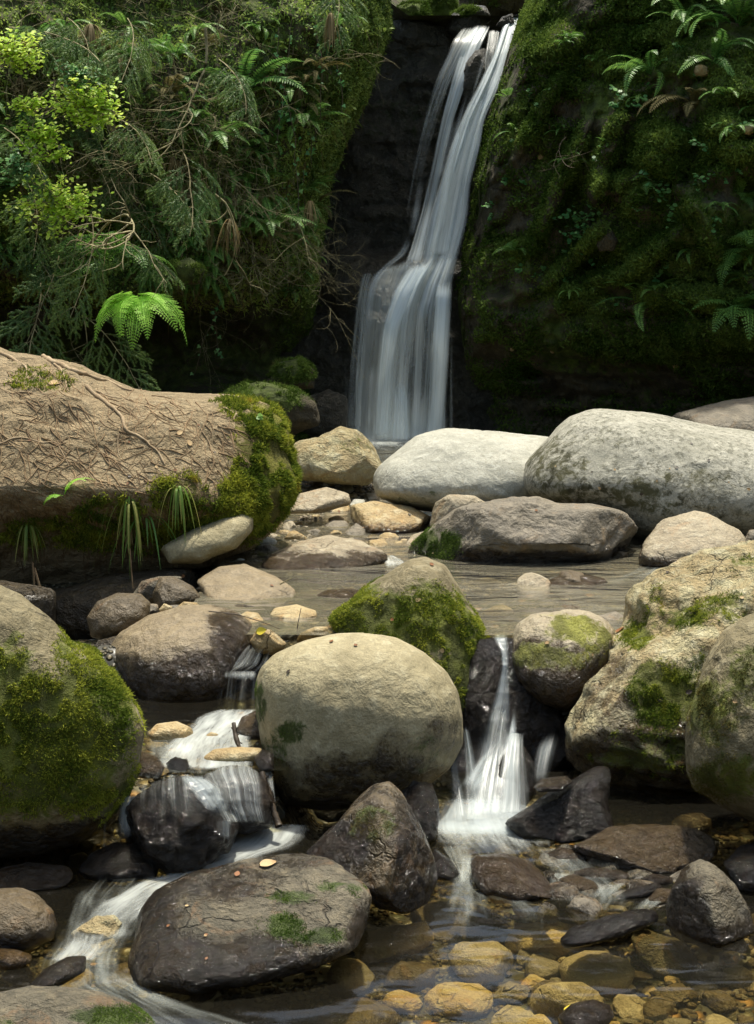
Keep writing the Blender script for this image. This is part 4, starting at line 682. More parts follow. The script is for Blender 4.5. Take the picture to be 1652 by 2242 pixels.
rs([(1560, 1060, 1135, 6.3, .3), (1640, 1035, 1165, 6.05, .5), (1720, 1000, 1180, 5.86, .6), (1795, 970, 1190, 5.72, .7)], 'soft', 27, nu=50, edge=.4, fade=(.3, .1))
rs([(1590, 1185, 1235, 6.282, 0.3), (1640, 1160, 1225, 6.154, 0.6), (1690, 1150, 1215, 6.019, 0.45), (1730, 1150, 1210, 5.892, 0.3)], 'soft', 28, edge=.45, fade=(.3, .3))
rs([(1745, 960, 1120, 5.801, 0.3), (1765, 940, 1170, 5.727, 0.85), (1790, 925, 1190, 5.650, 0.95), (1812, 920, 1220, 5.570, 0.9), (1830, 930, 1230, 5.500, 0.3)], 'soft', 29, nu=60, bulge=.05)
for k_ in range(7):
    r_ = random.Random(905 + k_); u0 = r_.uniform(1092, 1150); u1 = 1000 + (u0 - 1092) / 58 * 170 + r_.uniform(-14, 14); v0 = r_.uniform(1500, 1640); v1 = r_.uniform(1730, 1795)
    rs([(v0, u0 - 5, u0 + 5, 6.35, .2), ((v0 + v1) / 2, (u0 + u1) / 2 - 20, (u0 + u1) / 2 + 16, 6.0, .65), (v1, u1 - 34, u1 + 30, 5.76, .5)], 'soft', 950 + k_, nu=16, nv=40, edge=.5, fade=(.35, .25))
sheet('foam', [(1700, 985, 1175, 0, .3), (1760, 950, 1190, 0, .5), (1800, 940, 1190, 0, .5)], 'veil', parent=cs, zlev=.06, nu=50, nv=30, seed=14, edge=.4)
sheet('foam', [(1790, 920, 1200, 0, .5), (1815, 910, 1235, 0, .95), (1835, 925, 1240, 0, .6), (1870, 960, 1260, 0, .35), (1905, 985, 1240, 0, .25)], 'foam', parent=cs, zlev=.012, nu=60, nv=40)
sheet('foam', [(1840, 950, 1045, 0, .6), (1900, 990, 1040, 0, .7), (1950, 960, 1150, 0, .6), (2000, 920, 1240, 0, .42), (2060, 930, 1230, 0, .25)], 'swirl', parent=cs, zlev=.010, nu=50, nv=60, seed=4)
sheet('foam', [(1850, 1150, 1260, 0, .5), (1900, 1180, 1330, 0, .5), (1960, 1180, 1420, 0, .5), (2000, 1150, 1400, 0, .3)], 'swirl', parent=cs, zlev=.010, nu=50, nv=60, seed=5)
# left cascade
cl_ = tag(empty('cascade', at(480, 1850, 5.8)), 'left hand cascade tumbling over dark stones between the left mossy boulder and the round boulder', 'cascade')
def ls(rows, mat='fall', seed=1, **k): return sheet('water_strand', rows, mat, parent=cl_, seed=seed, **k)
ls([(1395, 560, 660, 6.870, .4), (1420, 530, 600, 6.770, .35), (1455, 505, 590, 6.700, .5), (1470, 480, 570, 6.670, .35), (1530, 470, 570, 6.620, .35), (1570, 458, 575, 6.570, .5)], 'veil', 31, nu=40, nv=90, edge=.1)
ls([(1468, 480, 575, 6.660, .3), (1478, 478, 575, 6.640, .6), (1492, 476, 574, 6.620, .1)], 'foam', 32, nu=40, nv=30)
ls([(1340, 600, 720, 7.2, .3), (1370, 610, 680, 7.1, .5), (1400, 590, 650, 7.0, .4)], 'swirl', 33)
sheet('foam', [(1548, 470, 600, 0, .4), (1568, 420, 600, 0, .9), (1590, 400, 590, 0, .95), (1615, 360, 575, 0, .85), (1650, 330, 580, 0, .8), (1690, 300, 585, 0, .75)], 'foam', parent=cl_, zlev=.262, nu=60, nv=60, seed=3)
sheet('foam', [(1590, 300, 420, 0, .3), (1640, 310, 440, 0, .55), (1700, 320, 480, 0, .5)], 'swirl', parent=cl_, zlev=.255, nu=40, nv=40, seed=6)
ls([(1665, 430, 590, 5.800, 0.52), (1690, 420, 600, 5.660, 0.66), (1720, 440, 605, 5.530, 0.59), (1760, 450, 605, 5.480, 0.56), (1810, 480, 612, 5.460, 0.59)], 'veil', 34, nu=50, drape=bRK, edge=.3)
ls([(1700, 435, 475, 5.530, 0.6), (1740, 440, 480, 5.480, 0.6), (1800, 455, 500, 5.430, 0.3)], 'fall', 35)
ls([(1680, 560, 600, 5.630, 0.5), (1740, 570, 605, 5.530, 0.6), (1810, 580, 612, 5.480, 0.5)], 'veil', 36)
ls([(1685, 300, 470, 5.660, 0.36), (1705, 275, 490, 5.530, 0.43), (1735, 262, 505, 5.400, 0.40), (1775, 256, 518, 5.260, 0.29), (1810, 254, 522, 5.200, 0.18)], 'veil', 37, nu=70, nv=70, drape=bRK, edge=.2)
ls([(1695, 380, 455, 5.530, 0.6), (1720, 400, 495, 5.360, 0.8), (1760, 430, 518, 5.230, 0.75), (1800, 460, 522, 5.180, 0.5)], 'soft', 38, nu=50, drape=bRK, edge=.35, fade=(.15, .4))
ls([(1735, 255, 312, 5.300, 0.6), (1780, 250, 306, 5.260, 0.7), (1855, 246, 300, 5.240, 0.6)], 'soft', 39, edge=.35, fade=(.15, .4))
ls([(1790, 228, 236, 5.300, 0.5), (1860, 226, 236, 5.280, 0.5)], 'veil', 40, nu=8)
ls([(1790, 465, 522, 5.160, 0.6), (1850, 470, 520, 5.130, 0.5)], 'veil', 41, edge=.35, fade=(.15, .4))
sheet('foam', [(1795, 520, 690, 0, .4), (1815, 500, 700, 0, .95), (1845, 460, 690, 0, .95), (1875, 420, 600, 0, .8), (1905, 370, 520, 0, .85), (1935, 280, 430, 0, .85), (1975, 190, 380, 0, .75), (2020, 140, 330, 0, .6), (2070, 110, 310, 0, .55)], 'foam', parent=cl_, zlev=.014, nu=60, nv=110, seed=8, edge=.3)
sheet('foam', [(1900, 180, 420, 0, .4), (1960, 130, 360, 0, .5), (2040, 100, 330, 0, .5), (2100, 60, 300, 0, .6), (2160, 40, 310, 0, .6), (2220, 200, 420, 0, .5), (2300, 300, 600, 0, .3)], 'swirl', parent=cl_, zlev=.018, nu=60, nv=110, seed=9, edge=.3)
sheet('foam', [(2120, 140, 300, 0, .4), (2170, 250, 360, 0, .8), (2220, 310, 520, 0, .5), (2280, 400, 800, 0, .3)], 'swirl', parent=cl_, zlev=.022, nu=50, nv=60, seed=10, edge=.3)
sheet('foam', [(2005, 140, 250, 0, .3), (2060, 120, 260, 0, .7), (2080, 110, 250, 0, .7), (2110, 80, 230, 0, .5)], 'foam', parent=cl_, zlev=.024, nu=50, nv=40, seed=11, edge=.3)
sheet('riffle', [(1215, 838, 862, 0, .6), (1232, 840, 900, 0, .7), (1245, 830, 930, 0, .3)], 'foam', 'small white riffle between the flat pinkish rock and the slate boulder', 'riffle', zlev=.512, nu=30, nv=20)
sheet('riffle', [(1235, 1390, 1560, 0, .3), (1250, 1360, 1540, 0, .6), (1268, 1300, 1500, 0, .4), (1290, 1280, 1450, 0, .2)], 'swirl', 'pale riffle in front of the buff rock with the orange ridge', 'riffle', zlev=.512, nu=40, nv=30)

for k_, (a_, lb) in enumerate([([(1838, 1240, 1420, .5), (1862, 1230, 1380, .5), (1890, 1200, 1340, .4)], 'thin film of water sliding off the left of the flat wet slab'),
    ([(1905, 1195, 1290, .5), (1925, 1190, 1270, .6), (1955, 1180, 1250, .4)], 'white riffle between the rounded brown stone and the reddish one'),
    ([(1930, 1300, 1400, .5), (1950, 1290, 1370, .7), (1975, 1270, 1350, .3)], 'white riffle beside the thin black stone'),
    ([(1960, 1400, 1470, .5), (1980, 1380, 1460, .6), (2000, 1350, 1430, .3)], 'little riffle left of the pointed grey rock'),
    ([(1860, 1000, 1045, .5), (1900, 1000, 1036, .8), (1950, 990, 1045, .5)], 'narrow chute of white water left of the rounded brown stone'),
    ([(2125, 560, 760, .3), (2140, 520, 730, .4), (2165, 430, 640, .3)], 'faint line of foam along the foot of the broad low boulder')]):
    sheet('riffle', [(v, a, b, 0, al) for v, a, b, al in a_], 'swirl', lb, 'riffle', zlev=.013, nu=36, nv=30, seed=70 + k_, edge=.35, fade=(.25, .3))  # riffle water whose white streaks also stand in for glints on wet stone
# ------------------------------------------------------------------ pebbles and gravel
pebm = {k: [] for k in ('pale', 'buff', 'gold', 'slate', 'brown')}
def pebmesh(mat, seed, wet=0.0, flat=.5):
    n, F = ico(3); r = np.random.default_rng(seed); V = n * np.array([1, r.uniform(.6, .9), flat]); ph = r.uniform(0, 50, 3)
    for _ in range(9):
        a = r.normal(size=3); a /= np.linalg.norm(a); d = V @ a; V = V - a * (np.clip(d - d.max() * r.uniform(.62, .88), 0, None) * .9)[:, None]
    V = V + n * (.16 * fbm(n * 1.8 + ph, 4, seed))[:, None]
    o = mesh_np('pebble', V, F, M[mat], attrs={'moss': 0 * V[:, 0], 'wet': np.full(len(V), wet)}); me = o.data; bpy.data.objects.remove(o); return me
PM = {(m, w_): [pebmesh(m, 300 + i * 7 + int(w_ * 3), w_, f) for i, f in enumerate((.45, .35, .6))] for m in ('buff', 'gold', 'slate', 'brown', 'pale', 'slab2') for w_ in (0, .55)}
def pebble(x, y, z, r, mat, wet, label, group, nm='pebble'):
    label = {'gold': 'ochre ', 'buff': 'buff ', 'slate': 'grey ', 'brown': 'dark brown ', 'pale': 'pale ', 'slab2': 'blotched brown '}[mat] + label
    o = bpy.data.objects.new(nm, random.choice(PM[(mat, wet)])); SC.collection.objects.link(o)
    o.location = (x, y, z); o.scale = (r, r, r * random.uniform(.7, 1.1)); o.rotation_euler = (random.gauss(0, .18), random.gauss(0, .18), random.uniform(0, 6.28))
    return tag(o, label, nm, group)
def scatter_peb(n, ur, vr, z, rr, mats, wet, label, group, minsep=.9, dome=0.0, nm='pebble'):
    done = []; tries = 0
    while len(done) < n and tries < n * 30:
        tries += 1; u = random.uniform(*ur); v = random.uniform(*vr); P = at(u, v, dz(v, z)); r = random.uniform(*rr) ** 1.0
        if any((P[0] - q[0]) ** 2 + (P[1] - q[1]) ** 2 < (minsep * (r + q[2])) ** 2 for q in done): continue
        done.append((P[0], P[1], r)); zb = float(bedz(np.array(P[0]), np.array(P[1]))); zz = max(zb, z - .03) + r * .12 if dome == 0 else zb + r * .25
        pebble(P[0], P[1], zz, r, random.choice(mats), wet, label, group, nm)
scatter_peb(90, (560, 900), (1070, 1225), .50, (.03, .10), ['gold', 'buff', 'slate', 'gold', 'pale'], 0, 'small pebble on the gravel shoal between the earth covered boulder and the pool', 'pebbles on the shoal')
scatter_peb(26, (520, 700), (1185, 1250), .51, (.02, .05), ['pale', 'buff', 'slate'], 0, 'small pebble in the heap beside the flat pinkish white rock', 'pebbles beside the flat pinkish rock')
scatter_peb(14, (330, 640), (1290, 1375), .47, (.03, .09), ['gold', 'brown', 'slate'], 0, 'stone in the dim hollow between the olive flagstone and the oval boulder', 'stones in the hollow by the flagstone', nm='stone')
scatter_peb(90, (1150, 1720), (2040, 2242), -.15, (.02, .075), ['buff', 'slate', 'gold', 'brown'], 0, 'small flat pebble under clear water in the lower right pool', 'pebbles under the lower right pool')
scatter_peb(20, (760, 1500), (2010, 2242), -.17, (.08, .20), ['gold', 'buff', 'slate', 'slab2', 'brown'], 0, 'broad flat stone lying under the clear water of the lower pool', 'broad stones under the lower pool', .75, nm='stone')
scatter_peb(16, (0, 500), (2040, 2242), -.12, (.05, .12), ['gold', 'buff', 'brown'], 0, 'stone under the streaked water of the lower left pool', 'stones under the lower left pool', nm='stone')
scatter_peb(22, (330, 600), (1580, 1700), .20, (.03, .08), ['gold', 'buff', 'brown'], .55, 'wet stone under the white water of the left basin', 'stones in the left basin', nm='stone')
scatter_peb(36, (980, 1560), (1830, 1990), -.03, (.03, .10), ['brown', 'slate', 'buff', 'brown'], .55, 'wet stone in the riffle below the right cascade', 'stones in the lower right riffle', nm='stone')
scatter_peb(34, (1160, 1500), (1850, 2000), .0, (.05, .13), ['brown', 'slate', 'slab2'], .55, 'broken wet slab in the lower right riffle', 'broken slabs in the riffle', .6, dome=0.0, nm='stone')
scatter_peb(30, (640, 1500), (1235, 1390), .42, (.05, .14), ['gold', 'buff', 'slate', 'brown'], 0, 'stone seen through the rippled water of the middle pool', 'stones under the middle pool', nm='stone')
scatter_peb(14, (-60, 190), (1840, 1960), -.08, (.05, .1), ['brown', 'slate'], .55, 'stone under the shaded water at the left edge', 'stones in the shaded water at the left', nm='stone')
scatter_peb(14, (1480, 1700), (1800, 2060), -.04, (.04, .11), ['brown', 'slate'], .55, 'wet stone in the shade at the right edge', 'stones in the shade at the right', nm='stone')
def gravel(n, fy, zf):
    b, F0 = ico(1); i = np.arange(n); x, y, r = fy(n); s = rng.uniform(.6, 1, (n, 3)) * np.stack([r, r, r * .6], -1)
    V = b[None] * s[:, None] * (1 + .25 * rng.normal(size=(n, len(b), 1)) * .4) + np.stack([x, y, bedz(x, y) + r * .2], -1)[:, None]
    F = (F0[None] + (i * len(b))[:, None, None]).reshape(-1, 3)
    return V.reshape(-1, 3), F
V, F = gravel(5000, lambda n: (rng.uniform(-1.6, .9, n), rng.uniform(8.2, 12.2, n), rng.uniform(.008, .03, n)), None)
tag(mesh_np('gravel', V, F, M['buff'], attrs={'moss': np.zeros(len(V)), 'wet': np.full(len(V), .3)}), kind='stuff')
V, F = gravel(6000, lambda n: (rng.uniform(-1.5, 1.9, n), rng.uniform(3.6, 6.2, n), rng.uniform(.006, .024, n)), None)
tag(mesh_np('gravel', V, F, M['brown'], attrs={'moss': np.zeros(len(V)), 'wet': np.zeros(len(V))}), kind='stuff')

# ------------------------------------------------------------------ moss and undergrowth on the cliffs
def cover(cl, U, V, mask, n, h, wd, mat, name, parent=None, keep=None, lean=.7, grav=.3, blades=3):
    s = sample(cl, mask, n)
    if not s: return
    P, N, A = s
    if keep is not None: k = keep(P); P, N = P[k], N[k]
    tn = np.clip(.5 + .55 * noise(P * 3, 6) + .35 * noise(P * 11, 8) + .2 * rng.normal(size=len(P)), 0, 1)
    hh = h * (1 + .6 * noise(P * 6, 5)); mb = MB(); mb.add(*tufts(P, N, hh, wd, lean, blades, grav, tn)); o = mb.build(name, M[mat], parent); tag(o, kind='stuff'); return o
vR = verts(cR); inR = ((cRu < 1760) & (cRv > -60) & (cRv < 1000)).astype(float)
eRv = np.interp(cRv, np.linspace(-420, 1035, 400), [eR(q) for q in np.linspace(-420, 1035, 400)])
mR = inR * np.clip(.42 + 1.9 * fbm(vR * np.array([1.6, 1.6, 2.4]), 5, 77), 0, 1) * (.15 + .85 * sstep(25, 80, cRu - eRv)) * (1 - .6 * sstep(760, 880, cRv))
cover(cR, cRu, cRv, mR, 110000, .040, .019, 'mossdark', 'moss')
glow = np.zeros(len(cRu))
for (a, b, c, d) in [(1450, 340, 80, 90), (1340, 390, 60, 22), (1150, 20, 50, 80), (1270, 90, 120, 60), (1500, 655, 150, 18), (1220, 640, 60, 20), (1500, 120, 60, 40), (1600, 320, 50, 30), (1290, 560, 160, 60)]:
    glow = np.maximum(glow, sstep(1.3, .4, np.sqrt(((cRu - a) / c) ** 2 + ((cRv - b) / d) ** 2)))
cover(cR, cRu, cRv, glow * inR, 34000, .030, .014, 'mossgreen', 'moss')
vL = verts(cL); inL = ((cLu > -60) & (cLv > -60) & (cLv < 1000)).astype(float)
open_ = inL * sstep(690, 600, cLv - .12 * (700 - cLu) * 0)
cover(cL, cLu, cLv, open_ * np.clip(.7 + .8 * fbm(vL * 1.2, 3, 5), 0, 1), 45000, .055, .018, 'scrub', 'undergrowth', lean=.9, grav=.5)
cover(cL, cLu, cLv, open_ * np.clip(.5 + 1.2 * fbm(vL * 1.6, 3, 15), 0, 1), 3000, .30, .006, 'dry', 'hanging_dead_grass', lean=.5, grav=1.6, blades=1)
edgeL = inL * sstep(705, 760, cLu) * sstep(700, 640, cLv)
cover(cL, cLu, cLv, np.maximum(edgeL, inL * .8 * sstep(.7, .3, np.abs((cLu - (eL(400) + 0)) / 200)) * sstep(80, 200, cLv)), 26000, .032, .016, 'mossdark', 'moss')
cover(cL, cLu, cLv, inL * sstep(830, 870, cLv) * sstep(430, 520, cLu), 9000, .03, .015, 'mossdark', 'moss')
# broad leafy scrub: small leaves standing off the bank
def leafcloud(P, N, size, mat, name, off=.12, kinds=6):
    n = len(P); P = P + N * rng.uniform(.0, off, (n, 1)) + rng.normal(size=(n, 3)) * .02
    D = rng.normal(size=(n, 3)) + N * .6; D[:, 2] -= .5; D /= np.linalg.norm(D, axis=1, keepdims=True); S = np.cross(D, rng.normal(size=(n, 3))); S /= np.linalg.norm(S, axis=1, keepdims=True)
    s = size * rng.uniform(.5, 1.3, (n, 1)); a = P; b = P + D * s * .5 + S * s * .3; c = P + D * s; d = P + D * s * .5 - S * s * .3
    V = np.stack([a, b, c, d], 1).reshape(-1, 3); F = np.arange(n * 4).reshape(-1, 4); t = np.repeat(np.clip(.5 + .5 * noise(P * 2.5, 2) + .25 * rng.normal(size=n), 0, 1), 4)
    mb = MB(); mb.add(V, F, t); return mb.build(name, M[mat])
s = sample(cL, open_ * np.clip(.55 + 1.5 * fbm(vL * 1.8, 3, 25), 0, 1), 60000); tag(leafcloud(s[0], s[1], .045, 'scrub', 'undergrowth', .16), kind='stuff')

# ------------------------------------------------------------------ plants
def place_label(adj, noun, u, v, tail):
    vert = ['at the very top', 'high up', 'above the middle', 'below the middle', 'low down'][min(4, max(0, int(v // 130)))]
    hor = ['at the left edge', 'well left', 'left of centre', 'right of centre', 'towards the fall', 'nearest the fall'][min(5, max(0, int((u + 20) // 125)))]
    return f'{adj} {noun} {vert} and {hor} {tail}'
def leaf_tri(base, d, side, L, W, cup=0.15):
    nrm = np.cross(d, side); return np.array([base, base + d * L * .35 + side * W + nrm * cup * W, base + d * L, base + d * L * .35 - side * W + nrm * cup * W])
def frond_mesh(kind, L, seed):
    r = random.Random(seed); mb = MB(); n = 26 if kind != 'wood' else 20; t = np.linspace(0, 1, 24)
    bend = r.uniform(1.0, 1.7); sw = r.uniform(-.25, .25)
    ang = 0.75 - bend * t ** 1.25 * 1.25
    dx = np.cos(ang) / 23 * L; dzz = np.sin(ang) / 23 * L; P = np.stack([np.cumsum(dx), sw * L * t ** 2 * .5, np.cumsum(dzz)], -1)
    T = np.gradient(P, axis=0); T /= np.linalg.norm(T, axis=1, keepdims=True)
    mb.add(*tube(P, np.linspace(.0045, .0012, 24) * (L / .45) ** .5, 3), t=.2)
    for i in range(n):
        s = .14 + .86 * i / n if kind != 'strap' else .05 + .95 * i / n
        p = np.array([np.interp(s, t, P[:, k]) for k in range(3)]); d0 = np.array([np.interp(s, t, T[:, k]) for k in range(3)]); d0 /= np.linalg.norm(d0)
        env = math.sin(math.pi * min(1, s ** .8)) ** .75 if kind != 'wood' else (1 - s) ** .8 * min(1, (s - .08) * 6)
        wl_ = max(.02, env) * L * {'poly': .15, 'sword': .115, 'wood': .30, 'strap': .06}[kind]
        for sg in (-1, 1):
            side = np.cross(d0, [0, 0, 1.]); side = side / (np.linalg.norm(side) + 1e-9) * sg
            dd = side * .92 + d0 * .35 + np.array([0, 0, -.18 + r.uniform(-.12, .12)]); dd /= np.linalg.norm(dd)
            if kind == 'wood':
                nn = max(3, int(9 * env)); mb.add(*tube([p, p + dd * wl_], [.0015, .0005], 3), t=.3)
                for j in range(nn):
                    q = p + dd * wl_ * (j + .6) / nn; e2 = (1 - j / nn) ** .7 * wl_ * .26
                    for s2 in (-1, 1):
                        d2 = d0 * s2 * .9 + dd * .5; d2 /= np.linalg.norm(d2); mb.add(leaf_tri(q, d2, dd, max(.006, e2), max(.004, wl_ * .42 / nn)), [[0, 1, 2, 3]], t=r.uniform(.2, .9))
            else:
                W = L / n * (.40 if kind != 'strap' else .62); mb.add(leaf_tri(p, dd, d0, wl_, W), [[0, 1, 2, 3]], t=min(1, max(0, .5 + .3 * (s - .5) + r.uniform(-.25, .25))))
    o = mb.build('frond', M['fern']); me = o.data; bpy.data.objects.remove(o); return me
FR = {k: [frond_mesh(k, L, 50 + i * 3) for i in range(4)] for k, L in (('poly', .34), ('sword', .45), ('wood', .48))}
FRm = {}
def frond_with(kind, i, mat):
    if (kind, i, mat) not in FRm:
        me = FR[kind][i].copy() if mat != 'fern' else FR[kind][i]
        if mat != 'fern': me.materials.clear(); me.materials.append(M[mat])
        FRm[(kind, i, mat)] = me
    return FRm[(kind, i, mat)]
def fern(P, kind, n, size, label, mat='fern', spread=1.3, face=-math.pi / 2, group=None, droop=.0, lift=0.0):
    e = tag(empty('fern', P), label, 'fern', group)
    for i in range(n):
        f = bpy.data.objects.new('frond', frond_with(kind, random.randrange(4), mat)); SC.collection.objects.link(f); f.parent = e
        a = face + spread * ((i + .5) / n * 2 - 1) + random.gauss(0, .12); f.rotation_euler = (random.gauss(0, .25), random.gauss(droop - lift, .25), a)
        k = size * random.uniform(.7, 1.12); f.scale = (k, k, k)
    return e
bALL = bvh_of([cL, cR, cF] + rocks_all)
def spot(u, v, bv=None, off=.0):
    h, n_ = cast(bv or bALL, u, v)
    if h is None: return None, None
    return h + n_ * off, n_
fern(at(268, 585, 12.55), 'wood', 9, 1.6, 'dark lacy fern hanging over the black hollow, just above the bright one', 'fern', 1.5)
fern(at(305, 652, 12.0), 'wood', 13, 1.2, 'bright lime green lacy fern lit up over the black hollow', 'fernlime', 1.3, droop=.65)  # brightness is the fern's own lime leaf colour
LF = [(672, 282, 'poly', 8, 1.05, 'light green fern on the gold mossy corner of the left bank near the fall', 'fern'),
      (470, 470, 'sword', 8, 1.1, 'blue green fern spreading midway along the left bank', 'fern'), (590, 535, 'sword', 10, 1.15, 'large fern with long drooping fronds at the lower edge of the left bank', 'fern'),
      (655, 530, 'poly', 7, 1.0, 'fern at the corner of the left bank beside the dark fall rock', 'fern'), (530, 210, 'sword', 6, 1.3, 'blue green fern with a broad hanging fan high on the left bank', 'fern'),
      (645, 640, 'poly', 3, .55, 'tiny fern alone on the dark wall below the left bank', 'fern'), (628, 455, 'poly', 4, .6, 'single short bright fern on the bank left of the fall', 'fern'),
      (545, 400, 'poly', 4, .7, 'small bright fern among hanging stems in the middle of the bank', 'fern'), (440, 620, 'poly', 6, .9, 'half withered fern hanging under the left bank', 'fern'),
      (470, 320, 'sword', 8, 1.15, 'olive fern arching out of the bank under the tangle of twigs', 'fern'), (545, 580, 'poly', 7, 1.0, 'withered brown green fern below the bank edge', 'fernbrown')]
for (u, v, k, n, sz, lab, mt) in LF:
    P, n_ = spot(u, v, bCL, .03)
    if P: fern(P, k, n + 3, sz * 1.3, lab, mt)
random.seed(21)
for i in range(110):
    u = random.uniform(-20, 740); v = random.uniform(60, 600); P, n_ = spot(u, v, bCL, .03)
    if P is None or u > eL(v) - 15: continue
    mt = random.choice(['fern', 'fern', 'fern', 'fernbrown']); fern(P, random.choice(['poly', 'sword']), random.randint(5, 8), random.uniform(.7, 1.15), place_label('withered brown' if mt == 'fernbrown' else 'green', 'fern', u, v, 'of the left bank'), mt, group='ferns hanging on the left bank')
for i in range(26):
    u = random.uniform(330, 700); v = random.uniform(380, 610); P, n_ = spot(u, v, bCL, .03)
    if P is None or u > eL(v) - 12: continue
    fern(P, 'sword', random.randint(5, 9), random.uniform(.7, 1.1), place_label('drooping', 'fern', u, v, 'of the left bank'), random.choice(['fern', 'fern', 'fernbrown']), droop=.6, group='ferns hanging on the left bank')
RF = [(1425, 165, 'sword', 9, 1.0, 'fern with grey green fronds in the upper middle of the right cliff', 'fern', 1.5), (1520, 240, 'poly', 13, 1.25, 'dark star shaped fern spreading its fronds on the right cliff', 'fernbrown', 2.6),
      (1430, 690, 'sword', 9, .95, 'light green fern on the mossy ledge above the undercut right cliff', 'fern', 1.7), (1620, 690, 'wood', 6, 1.3, 'large lacy fern hanging near the right edge above the undercut', 'fern', 1.2),
      (1625, 560, 'wood', 6, 1.0, 'lacy fern at the right edge halfway down the cliff', 'fern', 1.5), (1585, 455, 'poly', 4, .5, 'small fern near the right edge beside the dark cleft', 'fern', 1.2),
      (1360, 655, 'poly', 3, .4, 'tiny fern sprig left of the light green ledge fern', 'fern', 1.2), (1500, 50, 'sword', 8, 1.0, 'fern at the top of the right cliff', 'fern', 1.4), (1620, 60, 'sword', 9, 1.2, 'dense fern in the top right corner of the cliff', 'fern', 1.4),
      (1560, 140, 'sword', 5, .9, 'fern with one long hanging frond below the top right fern', 'fern', .8), (1590, 215, 'poly', 5, .7, 'small fern right of the dark star shaped one', 'fern', 1.4), (1065, 690, 'poly', 3, .22, 'tiny bright green sprig on the dark edge beside the fall', 'fernlime', 1.2)]
for (u, v, k, n, sz, lab, mt, spd) in RF:
    P, n_ = spot(u, v, bCL, .03)
    if P: fern(P, k, n + 2, sz * 1.35, lab, mt, spd)
for i in range(30):
    u = random.uniform(1060, 1680); v = random.uniform(30, 720); P, n_ = spot(u, v, bCL, .02)
    if P is None or u < eR(v) + 30: continue
    fern(P, random.choice(['poly', 'sword', 'wood']), random.randint(4, 7), random.uniform(.35, .75), place_label('small', 'fern', (u - 1000) * 1.05, v * 1.0, 'of the right cliff').replace('towards the fall', 'right').replace('nearest the fall', 'at the right edge').replace('at the left edge', 'beside the fall'), 'fern', 1.5, group='small ferns on the right cliff')
P, n_ = spot(142, 1085, bEA, .01); fern(P, 'wood', 1, .42, 'small pale fern growing from the face of the earth covered boulder', 'fernlime', .2, face=-2.9)
for k_ in range(2):
    f = bpy.data.objects.new('frond', frond_with('sword', k_, 'fernlime')); SC.collection.objects.link(f); f.parent = [o for o in SC.objects if o.get('label', '').startswith('small pale fern')][0]; f.rotation_euler = (0, -.5, -.5 + k_ * .5); f.scale = (.5,) * 3

def spruce_mesh(seed, L=1.1):
    r = random.Random(seed); st = MB(); nd = MB()
    def twig(P0, d, L, rad, lvl):
        n = 10; pts = [np.array(P0, float)]; d = np.array(d, float)
        for i in range(n): d = d + np.array([r.gauss(0, .07), r.gauss(0, .07), -.05 - .02 * lvl]); d /= np.linalg.norm(d); pts.append(pts[-1] + d * L / n)
        P = np.array(pts); st.add(*tube(P, np.linspace(rad, rad * .35, len(P)), 4), t=r.random())
        T = np.gradient(P, axis=0); T /= np.linalg.norm(T, axis=1, keepdims=True)
        if lvl >= 1:
            m = int(L / .0075); s = np.linspace(.1, 1, m); Q = np.stack([np.interp(s * n, np.arange(n + 1), P[:, k]) for k in range(3)], -1); TT = np.stack([np.interp(s * n, np.arange(n + 1), T[:, k]) for k in range(3)], -1)
            Q = np.repeat(Q, 4, 0); TT = np.repeat(TT, 4, 0); R = rng.normal(size=Q.shape); R -= (R * TT).sum(1, keepdims=True) * TT; R /= np.linalg.norm(R, axis=1, keepdims=True); R[:, 2] *= .5
            D = TT * .75 + R * .75; D /= np.linalg.norm(D, axis=1, keepdims=True); S = np.cross(D, rng.normal(size=Q.shape)); S /= np.linalg.norm(S, axis=1, keepdims=True); l_ = .026
            V = np.stack([Q - S * .0034, Q + S * .0034, Q + D * l_], 1).reshape(-1, 3); nd.add(V, np.arange(len(V)).reshape(-1, 3), t=np.repeat(np.clip(np.repeat(s, 4) * .7 + rng.normal(size=len(Q)) * .12, 0, 1), 3))
        if lvl < 2:
            k = int((9 if lvl == 0 else 4) * L / (.9 if lvl == 0 else .3)) + 2
            for i in range(k):
                s = .15 + .85 * (i + .5) / k; p = P[int(s * n)]; dd = T[int(s * n)]; sd = np.cross(dd, [0, 0, 1.]); sd /= np.linalg.norm(sd) + 1e-9; sg = 1 if i % 2 else -1
                twig(p, dd * .7 + sd * sg * .75 + np.array([0, 0, -.1]), L * (.42 if lvl == 0 else .45) * (1.15 - s * .7), rad * .55, lvl + 1)
    twig((0, 0, 0), (1, 0, .1), L, .006, 0)
    a = st.build('stem', M['twig']); b = nd.build('needles', M['spruce']); ma, mb_ = a.data, b.data; bpy.data.objects.remove(a); bpy.data.objects.remove(b); return ma, mb_
SPR = [spruce_mesh(400 + i) for i in range(3)]
def spruce(P, rot, s, label, group=None):
    e = tag(empty('spruce_branch', P, rot), label, 'branch', group); e.scale = (s, s, s); k = random.randrange(3)
    for nm, me in zip(('stem', 'needles'), SPR[k]):
        o = bpy.data.objects.new(nm, me); SC.collection.objects.link(o); o.parent = e
        if nm == 'needles': o['kind'] = 'stuff'
    return e
random.seed(5)
